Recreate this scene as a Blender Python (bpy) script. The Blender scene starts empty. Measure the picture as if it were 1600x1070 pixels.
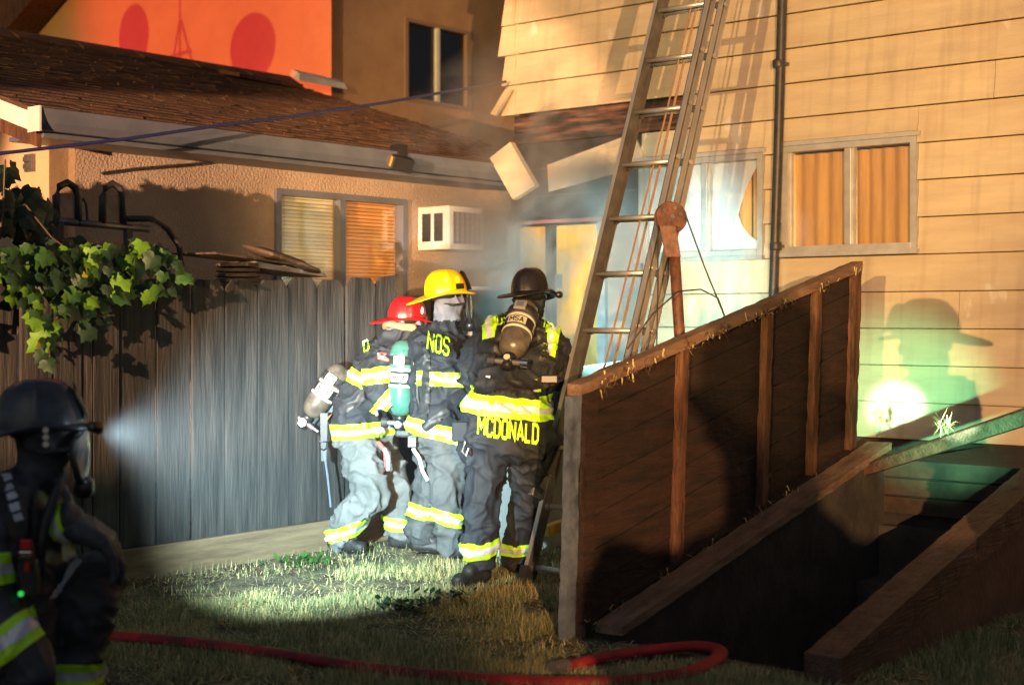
import bpy, bmesh, math, random
from mathutils import Vector, Matrix, noise, Euler
from mathutils.bvhtree import BVHTree
random.seed(7)
R = math.radians
sc = bpy.context.scene
C = sc.collection

# ------------------------------------------------------------------ camera
F = 2280.0; CX = 800.0; HY = 495.0; CAMZ = 1.5
cd = bpy.data.cameras.new('camera'); cam = bpy.data.objects.new('camera', cd); C.objects.link(cam)
cam.location = (0, 0, CAMZ); cam.rotation_euler = (R(90), 0, 0)
cd.sensor_width = 36.0; cd.lens = F / 1600 * 36.0; cd.shift_y = -40 / 1600
cd.clip_start = 0.05; cd.clip_end = 800
cd.dof.use_dof = True; cd.dof.focus_distance = 8.6; cd.dof.aperture_fstop = 2.0
sc.camera = cam
# ------------------------------------------------------------------ world: night sky
w = bpy.data.worlds.new('World'); sc.world = w; w.use_nodes = True
nt = w.node_tree
sky = nt.nodes.new('ShaderNodeTexSky'); sky.sky_type = 'NISHITA'; sky.sun_disc = False
sky.sun_elevation = R(35); sky.sun_rotation = R(200)
nt.nodes['Background'].inputs[1].default_value = 0.030
nt.links.new(sky.outputs[0], nt.nodes['Background'].inputs[0])
sc.view_settings.view_transform = 'Standard'; sc.view_settings.look = 'None'
sc.view_settings.exposure = 0; sc.view_settings.gamma = 1
# ------------------------------------------------------------------ lights (off-frame floodlights of the fire crew, moon)
def lamp(name, kind, loc, target, watts, col, size=None, blend=.3, radius=.1):
    l = bpy.data.lights.new(name, kind); o = bpy.data.objects.new(name, l); C.objects.link(o)
    o.location = loc; l.energy = watts; l.color = col
    d = Vector(target) - Vector(loc); o.rotation_euler = d.to_track_quat('-Z', 'Y').to_euler()
    if kind == 'SPOT': l.spot_size = R(size); l.spot_blend = blend
    if kind != 'SUN': l.shadow_soft_size = radius
    return o
m_ = lamp('moon', 'SUN', (0, 0, 20), (4, 14, 0), 0.03, (.75, .85, 1)); m_.data.angle = R(.5)
lamp('scene_light', 'SPOT', (-1.9, -3.2, 2.1), (1.0, 11.5, 3.1), 6200, (1.0, .64, .23), 27, .5, .02)
lamp('truck_flood', 'SPOT', (1.05, -4.2, 2.0), (3.0, 10, 2.6), 8800, (1.0, .55, .24), 40, .4, .018)
lamp('side_flood', 'SPOT', (-6.2, -3.0, 2.0), (-1.44, 11.2, 2.2), 21000, (1.0, .57, .30), 16, .3, .03)
lamp('high_flood', 'SPOT', (-13, 1.5, 6.5), (-5.0, 16.5, 5.0), 7000, (1.0, .58, .08), 44, .4, .03)
lamp('red_beacon', 'SPOT', (-20, 2, 2.2), (-4.6, 16.0, 5.4), 25000, (1.0, .003, .002), 30, .4, .1)

# ------------------------------------------------------------------ frames
TH = math.atan2(-.640, .768)
HM = Matrix.Rotation(TH, 4, 'Z')             # house frame: local x = u, y = v
UX, UY = math.cos(TH), math.sin(TH); VX, VY = -UY, UX
def pix(px, py, Y): return Vector(((px - CX) / F * Y, Y, CAMZ - (py - HY) / F * Y))
def onv(px, py, c):
    k = (px - CX) / F; Y = c / (k * VX + VY); return pix(px, py, Y)
def onu(px, py, c):
    k = (px - CX) / F; Y = c / (k * UX + UY); return pix(px, py, Y)
def gnd(px, py, z=0):
    Y = F * (CAMZ - z) / (py - HY); return pix(px, py, Y)
def uvz(p): return Vector((p.x * UX + p.y * UY, p.x * VX + p.y * VY, p.z))
def xyz(u, v, z): return Vector((u * UX + v * VX, u * UY + v * VY, z))

# ------------------------------------------------------------------ materials
MATS = {}
def mat(name, c1, c2=None, scale=6, rough=.8, bump=0, bscale=None, metal=0, stretch=(1, 1, 1), detail=6, spec=.5, ramp=(.35, .65), trans=0, var=.15):
    if name in MATS: return MATS[name]
    m = bpy.data.materials.new(name); m.use_nodes = True; MATS[name] = m
    n = m.node_tree.nodes; L = m.node_tree.links; b = n['Principled BSDF']
    b.inputs['Roughness'].default_value = rough; b.inputs['Metallic'].default_value = metal
    b.inputs['Specular IOR Level'].default_value = spec
    b.inputs['Base Color'].default_value = (*c1, 1)
    if c2 is not None or bump:
        tc = n.new('ShaderNodeTexCoord'); mp = n.new('ShaderNodeMapping'); mp.inputs['Scale'].default_value = stretch
        L.new(tc.outputs['Object'], mp.inputs[0])
    if c2 is not None:
        t = n.new('ShaderNodeTexNoise'); t.inputs['Scale'].default_value = scale; t.inputs['Detail'].default_value = detail
        t.inputs['Roughness'].default_value = .65
        L.new(mp.outputs[0], t.inputs['Vector'])
        r = n.new('ShaderNodeValToRGB'); r.color_ramp.elements[0].position = ramp[0]; r.color_ramp.elements[1].position = ramp[1]
        r.color_ramp.elements[0].color = (*c1, 1); r.color_ramp.elements[1].color = (*c2, 1)
        oi = n.new('ShaderNodeObjectInfo'); hv = n.new('ShaderNodeHueSaturation')
        mr = n.new('ShaderNodeMapRange'); mr.inputs['To Min'].default_value = 1 - var; mr.inputs['To Max'].default_value = 1 + var
        L.new(oi.outputs['Random'], mr.inputs['Value']); L.new(mr.outputs[0], hv.inputs['Value'])
        L.new(t.outputs['Fac'], r.inputs[0]); L.new(r.outputs[0], hv.inputs['Color']); L.new(hv.outputs[0], b.inputs['Base Color'])
    if bump:
        t2 = n.new('ShaderNodeTexNoise'); t2.inputs['Scale'].default_value = bscale or scale * 4; t2.inputs['Detail'].default_value = 5
        L.new(mp.outputs[0], t2.inputs['Vector'])
        bp = n.new('ShaderNodeBump'); bp.inputs['Strength'].default_value = 1; bp.inputs['Distance'].default_value = bump
        L.new(t2.outputs['Fac'], bp.inputs['Height']); L.new(bp.outputs[0], b.inputs['Normal'])
    if trans: b.inputs['Transmission Weight'].default_value = trans
    return m
siding = mat('cream_siding', (.62, .51, .34), (.50, .39, .27), 1.6, .5, .002, 30, stretch=(.6, 1, 3.5), var=.035)
_n = siding.node_tree.nodes; _l = siding.node_tree.links; _b = _n['Principled BSDF']; _src = _b.inputs['Base Color'].links[0].from_socket
_t = _n.new('ShaderNodeTexNoise'); _t.inputs['Scale'].default_value = 2.6; _t.inputs['Detail'].default_value = 8; _mp = _n.new('ShaderNodeMapping'); _mp.inputs['Scale'].default_value = (1, 1, .6)
_tc = _n.new('ShaderNodeTexCoord'); _l.new(_tc.outputs['Object'], _mp.inputs[0]); _l.new(_mp.outputs[0], _t.inputs['Vector'])
_r = _n.new('ShaderNodeValToRGB'); _r.color_ramp.elements[0].position = .64; _r.color_ramp.elements[1].position = .67; _r.color_ramp.elements[1].color = (.6, .6, .6, 1); _l.new(_t.outputs['Fac'], _r.inputs[0])
_m = _n.new('ShaderNodeMixRGB'); _m.inputs[2].default_value = (.68, .64, .56, 1); _l.new(_r.outputs[0], _m.inputs[0]); _l.new(_src, _m.inputs[1]); 
_t2 = _n.new('ShaderNodeTexNoise'); _t2.inputs['Scale'].default_value = 3.0; _t2.inputs['Detail'].default_value = 6; _mp2 = _n.new('ShaderNodeMapping'); _mp2.inputs['Scale'].default_value = (3.5, 1, .25); _l.new(_tc.outputs['Object'], _mp2.inputs[0]); _l.new(_mp2.outputs[0], _t2.inputs['Vector'])
_r2 = _n.new('ShaderNodeValToRGB'); _r2.color_ramp.elements[0].position = .52; _r2.color_ramp.elements[0].color = (0, 0, 0, 1); _r2.color_ramp.elements[1].position = .75; _r2.color_ramp.elements[1].color = (.55, .55, .55, 1); _l.new(_t2.outputs['Fac'], _r2.inputs[0])
_m2 = _n.new('ShaderNodeMixRGB'); _m2.inputs[2].default_value = (.34, .25, .17, 1); _l.new(_r2.outputs[0], _m2.inputs[0]); _l.new(_m.outputs[0], _m2.inputs[1]); _l.new(_m2.outputs[0], _b.inputs['Base Color'])
stucco = mat('pink_stucco', (.36, .26, .20), (.44, .33, .26), 2, .9, .015, 50)
stucco_b = mat('smooth_stucco', (.56, .37, .22), (.48, .31, .18), 1.2, .9, .004, 40)
shingle = mat('brown_shingle', (.055, .026, .015), (.12, .056, .028), 9, .9, .01, 60, stretch=(3, .6, 1))
char = mat('charred_wood', (.014, .010, .009), (.30, .13, .075), 5, .6, .006, 40, stretch=(.5, 3, 5), ramp=(.44, .74))
charblack = mat('charred_black', (.010, .009, .009), (.03, .024, .022), 6, .85, .004, 40)
fencewood = mat('fence_wood', (.010, .0095, .009), (.060, .053, .047), 7, .85, .008, 26, stretch=(2, 2, .2), ramp=(.36, .74))
kickwood = mat('kickboard_wood', (.10, .065, .035), (.20, .14, .075), 6, .8, .004, 30, stretch=(3, .3, 3))
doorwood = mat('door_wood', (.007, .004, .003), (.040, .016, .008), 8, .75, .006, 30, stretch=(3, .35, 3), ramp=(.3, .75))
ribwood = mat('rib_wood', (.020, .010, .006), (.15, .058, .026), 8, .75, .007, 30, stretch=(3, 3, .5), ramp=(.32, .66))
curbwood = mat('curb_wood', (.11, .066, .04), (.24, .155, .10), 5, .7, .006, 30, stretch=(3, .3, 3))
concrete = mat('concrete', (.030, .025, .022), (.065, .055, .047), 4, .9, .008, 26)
greyedge = mat('grey_paint', (.20, .22, .25), (.34, .36, .38), 8, .7, .003, 30)
ply = mat('yellow_plywood', (.60, .36, .07), (.34, .17, .06), 3, .6, .001, 20, stretch=(2, 2, .5), ramp=(.45, .75))
alu = mat('aluminium', (.48, .44, .42), (.62, .58, .55), 8, .38, .001, 60, metal=.7, stretch=(1, 1, .3))
alud = mat('aluminium_dull', (.12, .11, .105), (.22, .20, .19), 8, .45, .001, 60, metal=.6)
rust = mat('rusty_steel', (.07, .028, .018), (.17, .07, .042), 22, .6, .003, 90, metal=.2)
blackpipe = mat('black_pipe', (.022, .02, .022), (.05, .045, .045), 12, .45, .001, 50)
blackrub = mat('black_rubber', (.012, .012, .013), (.03, .03, .03), 12, .55, .001, 60)
blackplastic = mat('black_plastic', (.015, .015, .016), None, rough=.35)
white = mat('white_paint', (.72, .72, .70), (.60, .60, .58), 5, .5)
greymetal = mat('grey_gutter', (.09, .10, .135), (.13, .14, .18), 3, .45)
winframe = mat('window_frame', (.52, .50, .48), (.40, .38, .36), 8, .4, metal=.3)
blue_cable = mat('blue_cable', (.02, .025, .10), None, rough=.4)
blind = mat('window_blind', (.68, .62, .50), (.60, .52, .40), 2, .5)
curtain = mat('orange_curtain', (.70, .40, .10), (.50, .27, .06), 3, .8, stretch=(4, 4, .4))
sheet = mat('white_sheet', (.62, .64, .66), (.52, .54, .57), 2, .6)
gear = mat('turnout_black', (.007, .009, .013), (.016, .020, .027), 9, .75, .0018, 260)
gearg = mat('turnout_grey', (.085, .090, .085), (.15, .15, .14), 6, .85, .002, 260)
gearm = mat('turnout_charcoal', (.040, .044, .045), (.075, .078, .076), 7, .8, .002, 260)
lime = mat('lime_trim', (.50, .88, .02), (.42, .76, .02), 14, .45)
silver = mat('silver_trim', (.62, .65, .68), (.50, .52, .55), 40, .35, metal=.15)
hoodc = mat('grey_hood', (.12, .12, .14), (.20, .20, .23), 8, .9, .002, 90)
boot = mat('boot_rubber', (.010, .010, .010), (.022, .020, .019), 9, .6, .002, 60)
yellowp = mat('yellow_helmet_paint', (.85, .52, .005), None, rough=.25)
redp = mat('red_helmet_paint', (.42, .012, .012), (.30, .008, .010), 9, .28)
blackleather = mat('black_leather', (.010, .009, .010), (.024, .020, .020), 9, .3, .001, 60)
tan = mat('tan_flap', (.42, .24, .10), (.32, .17, .07), 9, .8)
cyl_dark = mat('cylinder_composite', (.055, .048, .038), (.13, .11, .085), 16, .3, .0005, 60)
cyl_green = mat('cylinder_green', (.03, .11, .085), (.06, .16, .125), 10, .3)
labelw = mat('label_cream', (.62, .58, .46), (.52, .48, .38), 9, .5)
labelb = mat('label_black', (.015, .015, .015), None, rough=.5)
chrome = mat('chrome', (.55, .55, .58), None, rough=.15, metal=1)
visor = mat('visor_glass', (.55, .60, .60), None, rough=.08, trans=.75)
redhose = mat('red_hose', (.50, .014, .018), (.10, .008, .010), 4, .75, .002, 120)
ledred = mat('red_plastic', (.5, .01, .01), None, rough=.3)
leafm = [mat('vine_leaf_%d' % i, c, c2, 14, .45, .002, 40) for i, (c, c2) in enumerate([((.07, .18, .008), (.11, .24, .012)), ((.022, .075, .012), (.04, .11, .018)), ((.010, .032, .012), (.02, .05, .018)), ((.20, .22, .015), (.28, .20, .015))])]
stemm = mat('vine_stem', (.07, .05, .03), None)
grassm = [mat('grass_%d' % i, c, None, rough=.7) for i, c in enumerate([(.16, .21, .075), (.32, .29, .12), (.56, .44, .20), (.07, .12, .045)])]
soil = mat('soil_and_thatch', (.030, .022, .014), (.15, .125, .065), 4, .95, .035, 26, ramp=(.40, .62))
basket = mat('dark_wicker', (.06, .04, .03), (.12, .08, .06), 12, .7, .002, 50)
flagred = mat('flag_red', (.40, .09, .07), None); flagblue = mat('flag_blue', (.03, .04, .12), None)
lampon = bpy.data.materials.new('lamp_lens'); lampon.use_nodes = True
_b = lampon.node_tree.nodes['Principled BSDF']; _b.inputs['Emission Color'].default_value = (.75, .92, 1, 1); _b.inputs['Emission Strength'].default_value = 22
ledgreen = bpy.data.materials.new('green_indicator'); ledgreen.use_nodes = True
_b = ledgreen.node_tree.nodes['Principled BSDF']; _b.inputs['Base Color'].default_value = (.02, .4, .06, 1); _b.inputs['Emission Color'].default_value = (.05, 1, .15, 1); _b.inputs['Emission Strength'].default_value = .6
glass = bpy.data.materials.new('window_glass'); glass.use_nodes = True
_n = glass.node_tree.nodes; _l = glass.node_tree.links; _mx = _n.new('ShaderNodeMixShader'); _t = _n.new('ShaderNodeBsdfTransparent'); _g = _n.new('ShaderNodeBsdfGlossy'); _g.inputs['Roughness'].default_value = .04
_mx.inputs[0].default_value = .10; _l.new(_t.outputs[0], _mx.inputs[1]); _l.new(_g.outputs[0], _mx.inputs[2]); _l.new(_mx.outputs[0], _n['Material Output'].inputs[0])

# ------------------------------------------------------------------ mesh builder
class MB:
    def __init__(s): s.v = []; s.f = []; s.mi = []
    def add(s, vs, fs, mi=0):
        o = len(s.v); s.v += [Vector(x) for x in vs]; s.f += [[i + o for i in f] for f in fs]; s.mi += [mi] * len(fs); return s
    def box(s, a, b, M=None, mi=0):
        (x0, y0, z0), (x1, y1, z1) = a, b
        vs = [Vector(p) for p in ((x0, y0, z0), (x1, y0, z0), (x1, y1, z0), (x0, y1, z0), (x0, y0, z1), (x1, y0, z1), (x1, y1, z1), (x0, y1, z1))]
        if M: vs = [M @ p for p in vs]
        return s.add(vs, [(0, 3, 2, 1), (4, 5, 6, 7), (0, 1, 5, 4), (1, 2, 6, 5), (2, 3, 7, 6), (3, 0, 4, 7)], mi)
    def hexa(s, p, mi=0):   # eight corners: bottom ring then top ring
        return s.add(p, [(0, 3, 2, 1), (4, 5, 6, 7), (0, 1, 5, 4), (1, 2, 6, 5), (2, 3, 7, 6), (3, 0, 4, 7)], mi)
    def tube(s, pts, r, n=8, mi=0, cap=True):
        pts = [Vector(p) for p in pts]; rr = r if isinstance(r, (list, tuple)) else [r] * len(pts)
        vs = []; fs = []; up = Vector((0, 0, 1))
        for i, p in enumerate(pts):
            d = (pts[min(i + 1, len(pts) - 1)] - pts[max(i - 1, 0)]).normalized()
            a = d.cross(up if abs(d.z) < .95 else Vector((1, 0, 0))).normalized(); b = d.cross(a)
            for k in range(n):
                t = 2 * math.pi * k / n; vs.append(p + (a * math.cos(t) + b * math.sin(t)) * rr[i])
        for i in range(len(pts) - 1):
            for k in range(n):
                k2 = (k + 1) % n; fs.append((i * n + k, i * n + k2, (i + 1) * n + k2, (i + 1) * n + k))
        if cap:
            fs.append(tuple(range(n))[::-1]); fs.append(tuple(range((len(pts) - 1) * n, len(pts) * n)))
        return s.add(vs, fs, mi)
    def lathe(s, prof, M, n=24, mi=0):    # prof: (radius, height)
        vs = []; fs = []
        for r, z in prof:
            for k in range(n):
                t = 2 * math.pi * k / n; vs.append(M @ Vector((r * math.cos(t), r * math.sin(t), z)))
        for i in range(len(prof) - 1):
            for k in range(n):
                k2 = (k + 1) % n; fs.append((i * n + k, i * n + k2, (i + 1) * n + k2, (i + 1) * n + k))
        fs.append(tuple(range(n))[::-1]); fs.append(tuple(range((len(prof) - 1) * n, len(prof) * n)))
        return s.add(vs, fs, mi)
    def mesh(s, name, W):
        Wi = W.inverted(); me = bpy.data.meshes.new(name)
        me.from_pydata([Wi @ v for v in s.v], [], s.f); me.update(); return me
WM = {}
def finish(o, W, parent, mats, smooth=False, bevel=0):
    C.objects.link(o)
    for m in (mats if isinstance(mats, list) else [mats]): o.data.materials.append(m)
    if parent is not None: o.parent = parent; WM[o] = WM[parent]
    else: o.matrix_world = W; WM[o] = W
    if smooth:
        o.data.shade_smooth()
    if bevel:
        md = o.modifiers.new('bevel', 'BEVEL'); md.width = bevel; md.segments = 2; md.limit_method = 'ANGLE'
    return o
def build(mb, name, mats, parent=None, S=None, base=None, smooth=False, bevel=0):
    """mb holds points in space S (identity or HM); the object gets its parent's frame, or its own base frame."""
    if S is not None:
        mb.v = [S @ v for v in mb.v]
    W = WM[parent] if parent is not None else (base if base is not None else Matrix.Identity(4))
    me = mb.mesh(name, W)
    for i, p in enumerate(me.polygons): p.material_index = mb.mi[i] if i < len(mb.mi) else 0
    return finish(bpy.data.objects.new(name, me), W, parent, mats, smooth, bevel)
def thing(name, label, cat, loc, rotz=0, group=None):
    o = bpy.data.objects.new(name, None); C.objects.link(o); o.empty_display_size = .2
    W = Matrix.Translation(Vector(loc)) @ Matrix.Rotation(rotz, 4, 'Z'); o.matrix_world = W; WM[o] = W
    return tag(o, label, cat, group)
def tag(o, label, cat, group=None):
    o['label'] = label; o['category'] = cat
    if group: o['group'] = group
    return o
def struct(o): o['kind'] = 'structure'; return o
def frame_at(p, rotz=0): return Matrix.Translation(Vector(p)) @ Matrix.Rotation(rotz, 4, 'Z')
GLY = {'M': (.70, [[(0, 0), (0, 1), (.35, .40), (.70, 1), (.70, 0)]]), 'C': (.55, [[(.55, .76), (.55, .88), (.43, 1), (.12, 1), (0, .88), (0, .12), (.12, 0), (.43, 0), (.55, .12), (.55, .24)]]),
       'D': (.55, [[(0, 0), (0, 1), (.38, 1), (.55, .82), (.55, .18), (.38, 0), 'c']]), 'O': (.55, [[(0, .12), (0, .88), (.12, 1), (.43, 1), (.55, .88), (.55, .12), (.43, 0), (.12, 0), 'c']]),
       'N': (.58, [[(0, 0), (0, 1), (.58, 0), (.58, 1)]]), 'A': (.62, [[(0, 0), (.31, 1), (.62, 0)], [(.13, .30), (.49, .30)]]), 'L': (.50, [[(0, 1), (0, 0), (.50, 0)]]),
       'S': (.55, [[(.55, .78), (.55, .88), (.43, 1), (.12, 1), (0, .88), (0, .64), (.12, .53), (.43, .47), (.55, .36), (.55, .12), (.43, 0), (.12, 0), (0, .12), (0, .22)]])}
def textmesh(txt, size, stroke=.16):
    """block letters as mitred strokes, centred; size = cap height"""
    vs = []; fs = []; x = 0; hw = stroke / 2; gap = .26
    for ch in txt:
        wd, lines = GLY[ch]
        for ln in lines:
            cl = ln[-1] == 'c'; P_ = [Vector((q[0], q[1])) for q in ln if q != 'c']
            D = []
            for i in range(len(P_)):      # subdivide long strokes so that they follow a curved surface
                if i == len(P_) - 1 and not cl: D.append((P_[i], True)); break
                q = P_[(i + 1) % len(P_)]; k = max(1, int((q - P_[i]).length / .2))
                D += [(P_[i].lerp(q, t / k), t == 0) for t in range(k)]
            n = len(D); o = len(vs)
            for i in range(n):
                a_ = D[i - 1][0] if (i > 0 or cl) else None; c_ = D[(i + 1) % n][0] if (i < n - 1 or cl) else None; q = D[i][0]
                d1 = (q - a_).normalized() if a_ is not None else (c_ - q).normalized(); d2 = (c_ - q).normalized() if c_ is not None else d1
                n1 = Vector((-d1.y, d1.x)); n2 = Vector((-d2.y, d2.x)); mm = (n1 + n2)
                mm = mm.normalized() if mm.length > 1e-4 else n1
                l = min(hw / max(.3, mm.dot(n1)), hw * 1.9)
                for sg in (1, -1): vs.append(Vector((x + q.x + mm.x * l * sg, q.y + mm.y * l * sg, 0)))
            for i in range(n if cl else n - 1):
                j = (i + 1) % n; fs.append([o + 2 * i + 1, o + 2 * j + 1, o + 2 * j, o + 2 * i])
        x += wd + gap
    wtot = x - gap
    return [Vector(((v.x - wtot / 2) * size, (v.y - .5) * size, 0)) for v in vs], fs

# ================================================================== GROUND with the cellar pit cut out
PU0, PU1, PV0, PV1 = -3.93, -2.87, 5.50, 8.25
g = MB()
B = 150
for (a, b, c, d) in ((-B, B, -B, PV0), (-B, B, PV1, B), (-B, PU0, PV0, PV1), (PU1, B, PV0, PV1)):
    g.add([(a, c, 0), (b, c, 0), (b, d, 0), (a, d, 0)], [(0, 1, 2, 3)])
struct(build(g, 'ground', soil, S=HM))

CR = 10.0; CL = -8.7; CF = -6.97
# ================================================================== RIGHT HOUSE (cream siding)
u_left = uvz(onv(795, 300, CR)).x; 
rh = thing('sided_house', 'two storey house with cream lap siding, two windows and a burnt corner', 'house', xyz(u_left + 4, CR, 0), TH)
UL = u_left; URT = UL + 13
mb = MB().box((UL + .05, CR + .06, 0), (URT, CR + 6, 6.4)); build(mb, 'wall', charblack, rh, HM)
mb = MB().hexa([(UL - .4, CR - .5, 6.35), (URT + .4, CR - .5, 6.35), (URT + .4, CR + 3, 8.0), (UL - .4, CR + 3, 8.0), (UL - .4, CR - .5, 6.5), (URT + .4, CR - .5, 6.5), (URT + .4, CR + 3, 8.15), (UL - .4, CR + 3, 8.15)])
build(mb, 'roof', shingle, rh, HM)
mb = MB().box((UL + .3, CR + .02, 0), (URT, CR + .06, .60)); build(mb, 'foundation', concrete, rh, HM)
def ux(px, py=300): return uvz(onv(px, py, CR)).x
def wz(px, py): return onv(px, py, CR).z
W1 = (ux(1226), ux(1436), wz(1330, 392), wz(1330, 222)); W2 = (ux(1003), ux(1196), wz(1100, 402), wz(1100, 247))
rows = [.61 + .268 * k for k in range(0, 22)]
def board(u0, u1, z, h=.268):
    if u1 - u0 < .03: return
    if h < .02: return
    k_ = h / .268
    prof = [(0, .005 * k_), (-.038, .005 * k_), (-.040, .016 * k_), (-.026, .08 * k_), (-.012, .16 * k_), (-.006, h - .002), (0, h - .002)]
    vs = []; n = len(prof)
    for u in (u0, u1): vs += [(u, CR + p, z + q) for p, q in prof]
    fs = [(i, i + 1, n + i + 1, n + i) for i in range(n - 1)] + [tuple(range(n))[::-1], tuple(range(n, 2 * n))]
    build(MB().add(vs, fs), 'siding_board', siding, rh, HM)
joints = {9: [1556], 11: [985], 3: [1500], 13: [1050]}
for k, z in enumerate(rows):
    zt = z + .268; segs = [[UL, URT]]
    if z < 3.2:      # burnt part: no siding near the corner
        lim = {9: 1078, 8: 1004}.get(k, 1006)
        segs[0][0] = ux(lim)
    for (a, b, z0, z1) in (W1, W2):
        if zt > z0 + .001 and z < z1 - .001:
            if z < z0 - .012: board(a, b, z, z0 - .036 - z)
            if zt > z1 + .05 and segs[0][0] < b: board(max(a, segs[0][0]), b, z1 + .037, zt - z1 - .037)
            new = []
            for s0, s1 in segs:
                if s0 < a and s1 > b: new += [[s0, a], [b, s1]]
                elif s1 <= a or s0 >= b: new.append([s0, s1])
                elif s0 < a: new.append([s0, a])
                elif s1 > b: new.append([b, s1])
            segs = new
    for s0, s1 in segs:
        cuts = [s0] + [c for c in sorted(ux(j) for j in joints.get(k, [])) if s0 + .1 < c < s1 - .1] + [s1]
        for a, b in zip(cuts, cuts[1:]): board(a + .002, b - .002, z)
# corner trim, flared ends
for k, z in enumerate(rows):
    if z > 3.2:
        fl = .05 if k % 3 else .09
        mb = MB().hexa([(UL - fl, CR - .045, z), (UL + .10, CR - .045, z), (UL + .10, CR + .03, z), (UL - fl, CR + .03, z), (UL - fl + .03, CR - .022, z + .262), (UL + .10, CR - .022, z + .262), (UL + .10, CR + .03, z + .262), (UL - fl + .03, CR + .03, z + .262)])
        build(mb, 'corner_piece', siding, rh, HM)
# burnt wall: charred boards, sheathing lines, lintel, studs, plywood panels
def wbox(px0, px1, z0, z1, d0, d1, name, m, bev=0):
    return build(MB().box((ux(px0), CR + d0, z0), (ux(px1), CR + d1, z1)), name, m, rh, HM, bevel=bev)
wbox(806, 1080, 3.03, 3.28, -.02, .05, 'charred_board', char)
wbox(800, 1076, 2.80, 3.015, -.005, .05, 'charred_board', charblack)
wbox(800, 1003, 2.56, 2.79, -.01, .05, 'charred_board', charblack)
wbox(800, 1003, 2.34, 2.55, -.005, .05, 'charred_board', charblack)
wbox(800, 1003, 2.785, 2.80, -.03, .0, 'batten', alud); wbox(810, 1003, 2.552, 2.562, -.03, .0, 'batten', alud)
wbox(798, 990, 2.31, 2.34, -.09, .03, 'lintel', mat('pink_wood', (.30, .12, .10), (.2, .09, .08), 6))
wbox(799, 813, 0, 2.305, -.06, .04, 'door_post', greyedge)
wbox(860, 870, 0, 2.30, -.07, .03, 'stud', charblack); wbox(938, 950, 0, 2.30, -.05, .03, 'stud', greyedge)
wbox(814, 859.5, .3, 2.29, -.01, .05, 'plywood_panel', ply); wbox(871, 937, .3, 2.29, -.012, .05, 'plywood_panel', ply)
wbox(951, 1002, .3, 2.29, -.012, .05, 'plywood_panel', mat('smoked_ply', (.30, .26, .22), (.20, .18, .2), 3, .7))
wbox(871, 880, 1.75, 1.87, -.03, -.013, 'latch', greymetal)
# windows
def window(W, mid, left_fill, right_fill):
    a, b, z0, z1 = W; fw = .045
    f = build(MB().box((a, CR - .05, z0), (a + fw, CR + .05, z1)).box((b - fw, CR - .05, z0), (b, CR + .05, z1)).box((a + fw, CR - .05, z1 - fw), (b - fw, CR + .05, z1)).box((a + fw, CR - .06, z0), (b - fw, CR + .05, z0 + fw)), 'window', winframe, rh, HM)
    build(MB().box((a - .03, CR - .06, z1 + .002), (b + .03, CR - .0, z1 + .035)), 'frame', winframe, f, HM)
    build(MB().box((a - .02, CR - .09, z0 - .035), (b + .02, CR - .0, z0 - .002)), 'sill', winframe, f, HM)
    build(MB().box((mid - .03, CR - .04, z0 + fw), (mid + .03, CR + .045, z1 - fw)), 'mullion', winframe, f, HM, bevel=.006)
    for (p, q, dd) in ((a + fw, mid - .03, .02), (mid + .03, b - fw, .0)):
        build(MB().box((p, CR + dd, z0 + fw), (q, CR + dd + .006, z1 - fw)), 'pane', glass, f, HM)
        build(MB().box((p, CR + dd - .02, z0 + fw), (p + .018, CR + dd + .012, z1 - fw)), 'sash', winframe, f, HM)
        build(MB().box((q - .018, CR + dd - .02, z0 + fw), (q, CR + dd + .012, z1 - fw)), 'sash', winframe, f, HM)
    return f
def curtain_mesh(u0, u1, z0, z1, d, amp=.012, wl=.11, cut=None):
    n = 60; vs = []; fs = []
    rowsz = 14
    for j in range(rowsz + 1):
        for i in range(n + 1):
            u = u0 + (u1 - u0) * i / n; z = z0 + (z1 - z0) * j / rowsz
            vs.append((u, CR + d + amp * math.sin(u / wl * 6.28 + .8 * math.sin(u * 9)), z))
    for j in range(rowsz):
        for i in range(n): fs.append((j * (n + 1) + i, j * (n + 1) + i + 1, (j + 1) * (n + 1) + i + 1, (j + 1) * (n + 1) + i))
    return MB().add(vs, fs)
f = window(W1, ux(1328), 0, 0)
build(curtain_mesh(W1[0] + .04, W1[1] - .04, W1[2] + .04, W1[3] - .06, .045, .012), 'curtain', curtain, f, HM, smooth=True)
f = window(W2, ux(1104), 0, 0)
build(curtain_mesh(W2[0] + .04, W2[1] - .04, W2[2] + .04, W2[3] - .04, .05, .012), 'curtain', curtain, f, HM, smooth=True)
a, b, z0, z1 = W2   # white sheet sagging over the left window with a torn right edge
edge = [(1.0, 1), (.93, .86), (.86, .66), (.82, .5), (.80, .40), (.83, .28), (.90, .16), (.98, .08), (1.0, .03), (1.0, 0)]
vs = []; fs = []; n = 12
for i, (e, t) in enumerate(edge):
    for k in range(n + 1):
        s = k / n; u = a + .05 + (b - a - .10) * e * s
        vs.append((u, CR + .030 - .010 * math.sin(s * 9 + t * 5) * .6, z0 + .05 + (z1 - z0 - .1) * t))
for i in range(len(edge) - 1):
    for k in range(n): fs.append((i * (n + 1) + k, i * (n + 1) + k + 1, (i + 1) * (n + 1) + k + 1, (i + 1) * (n + 1) + k))
build(MB().add(vs, fs), 'sheet', sheet, f, HM, smooth=True)
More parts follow.
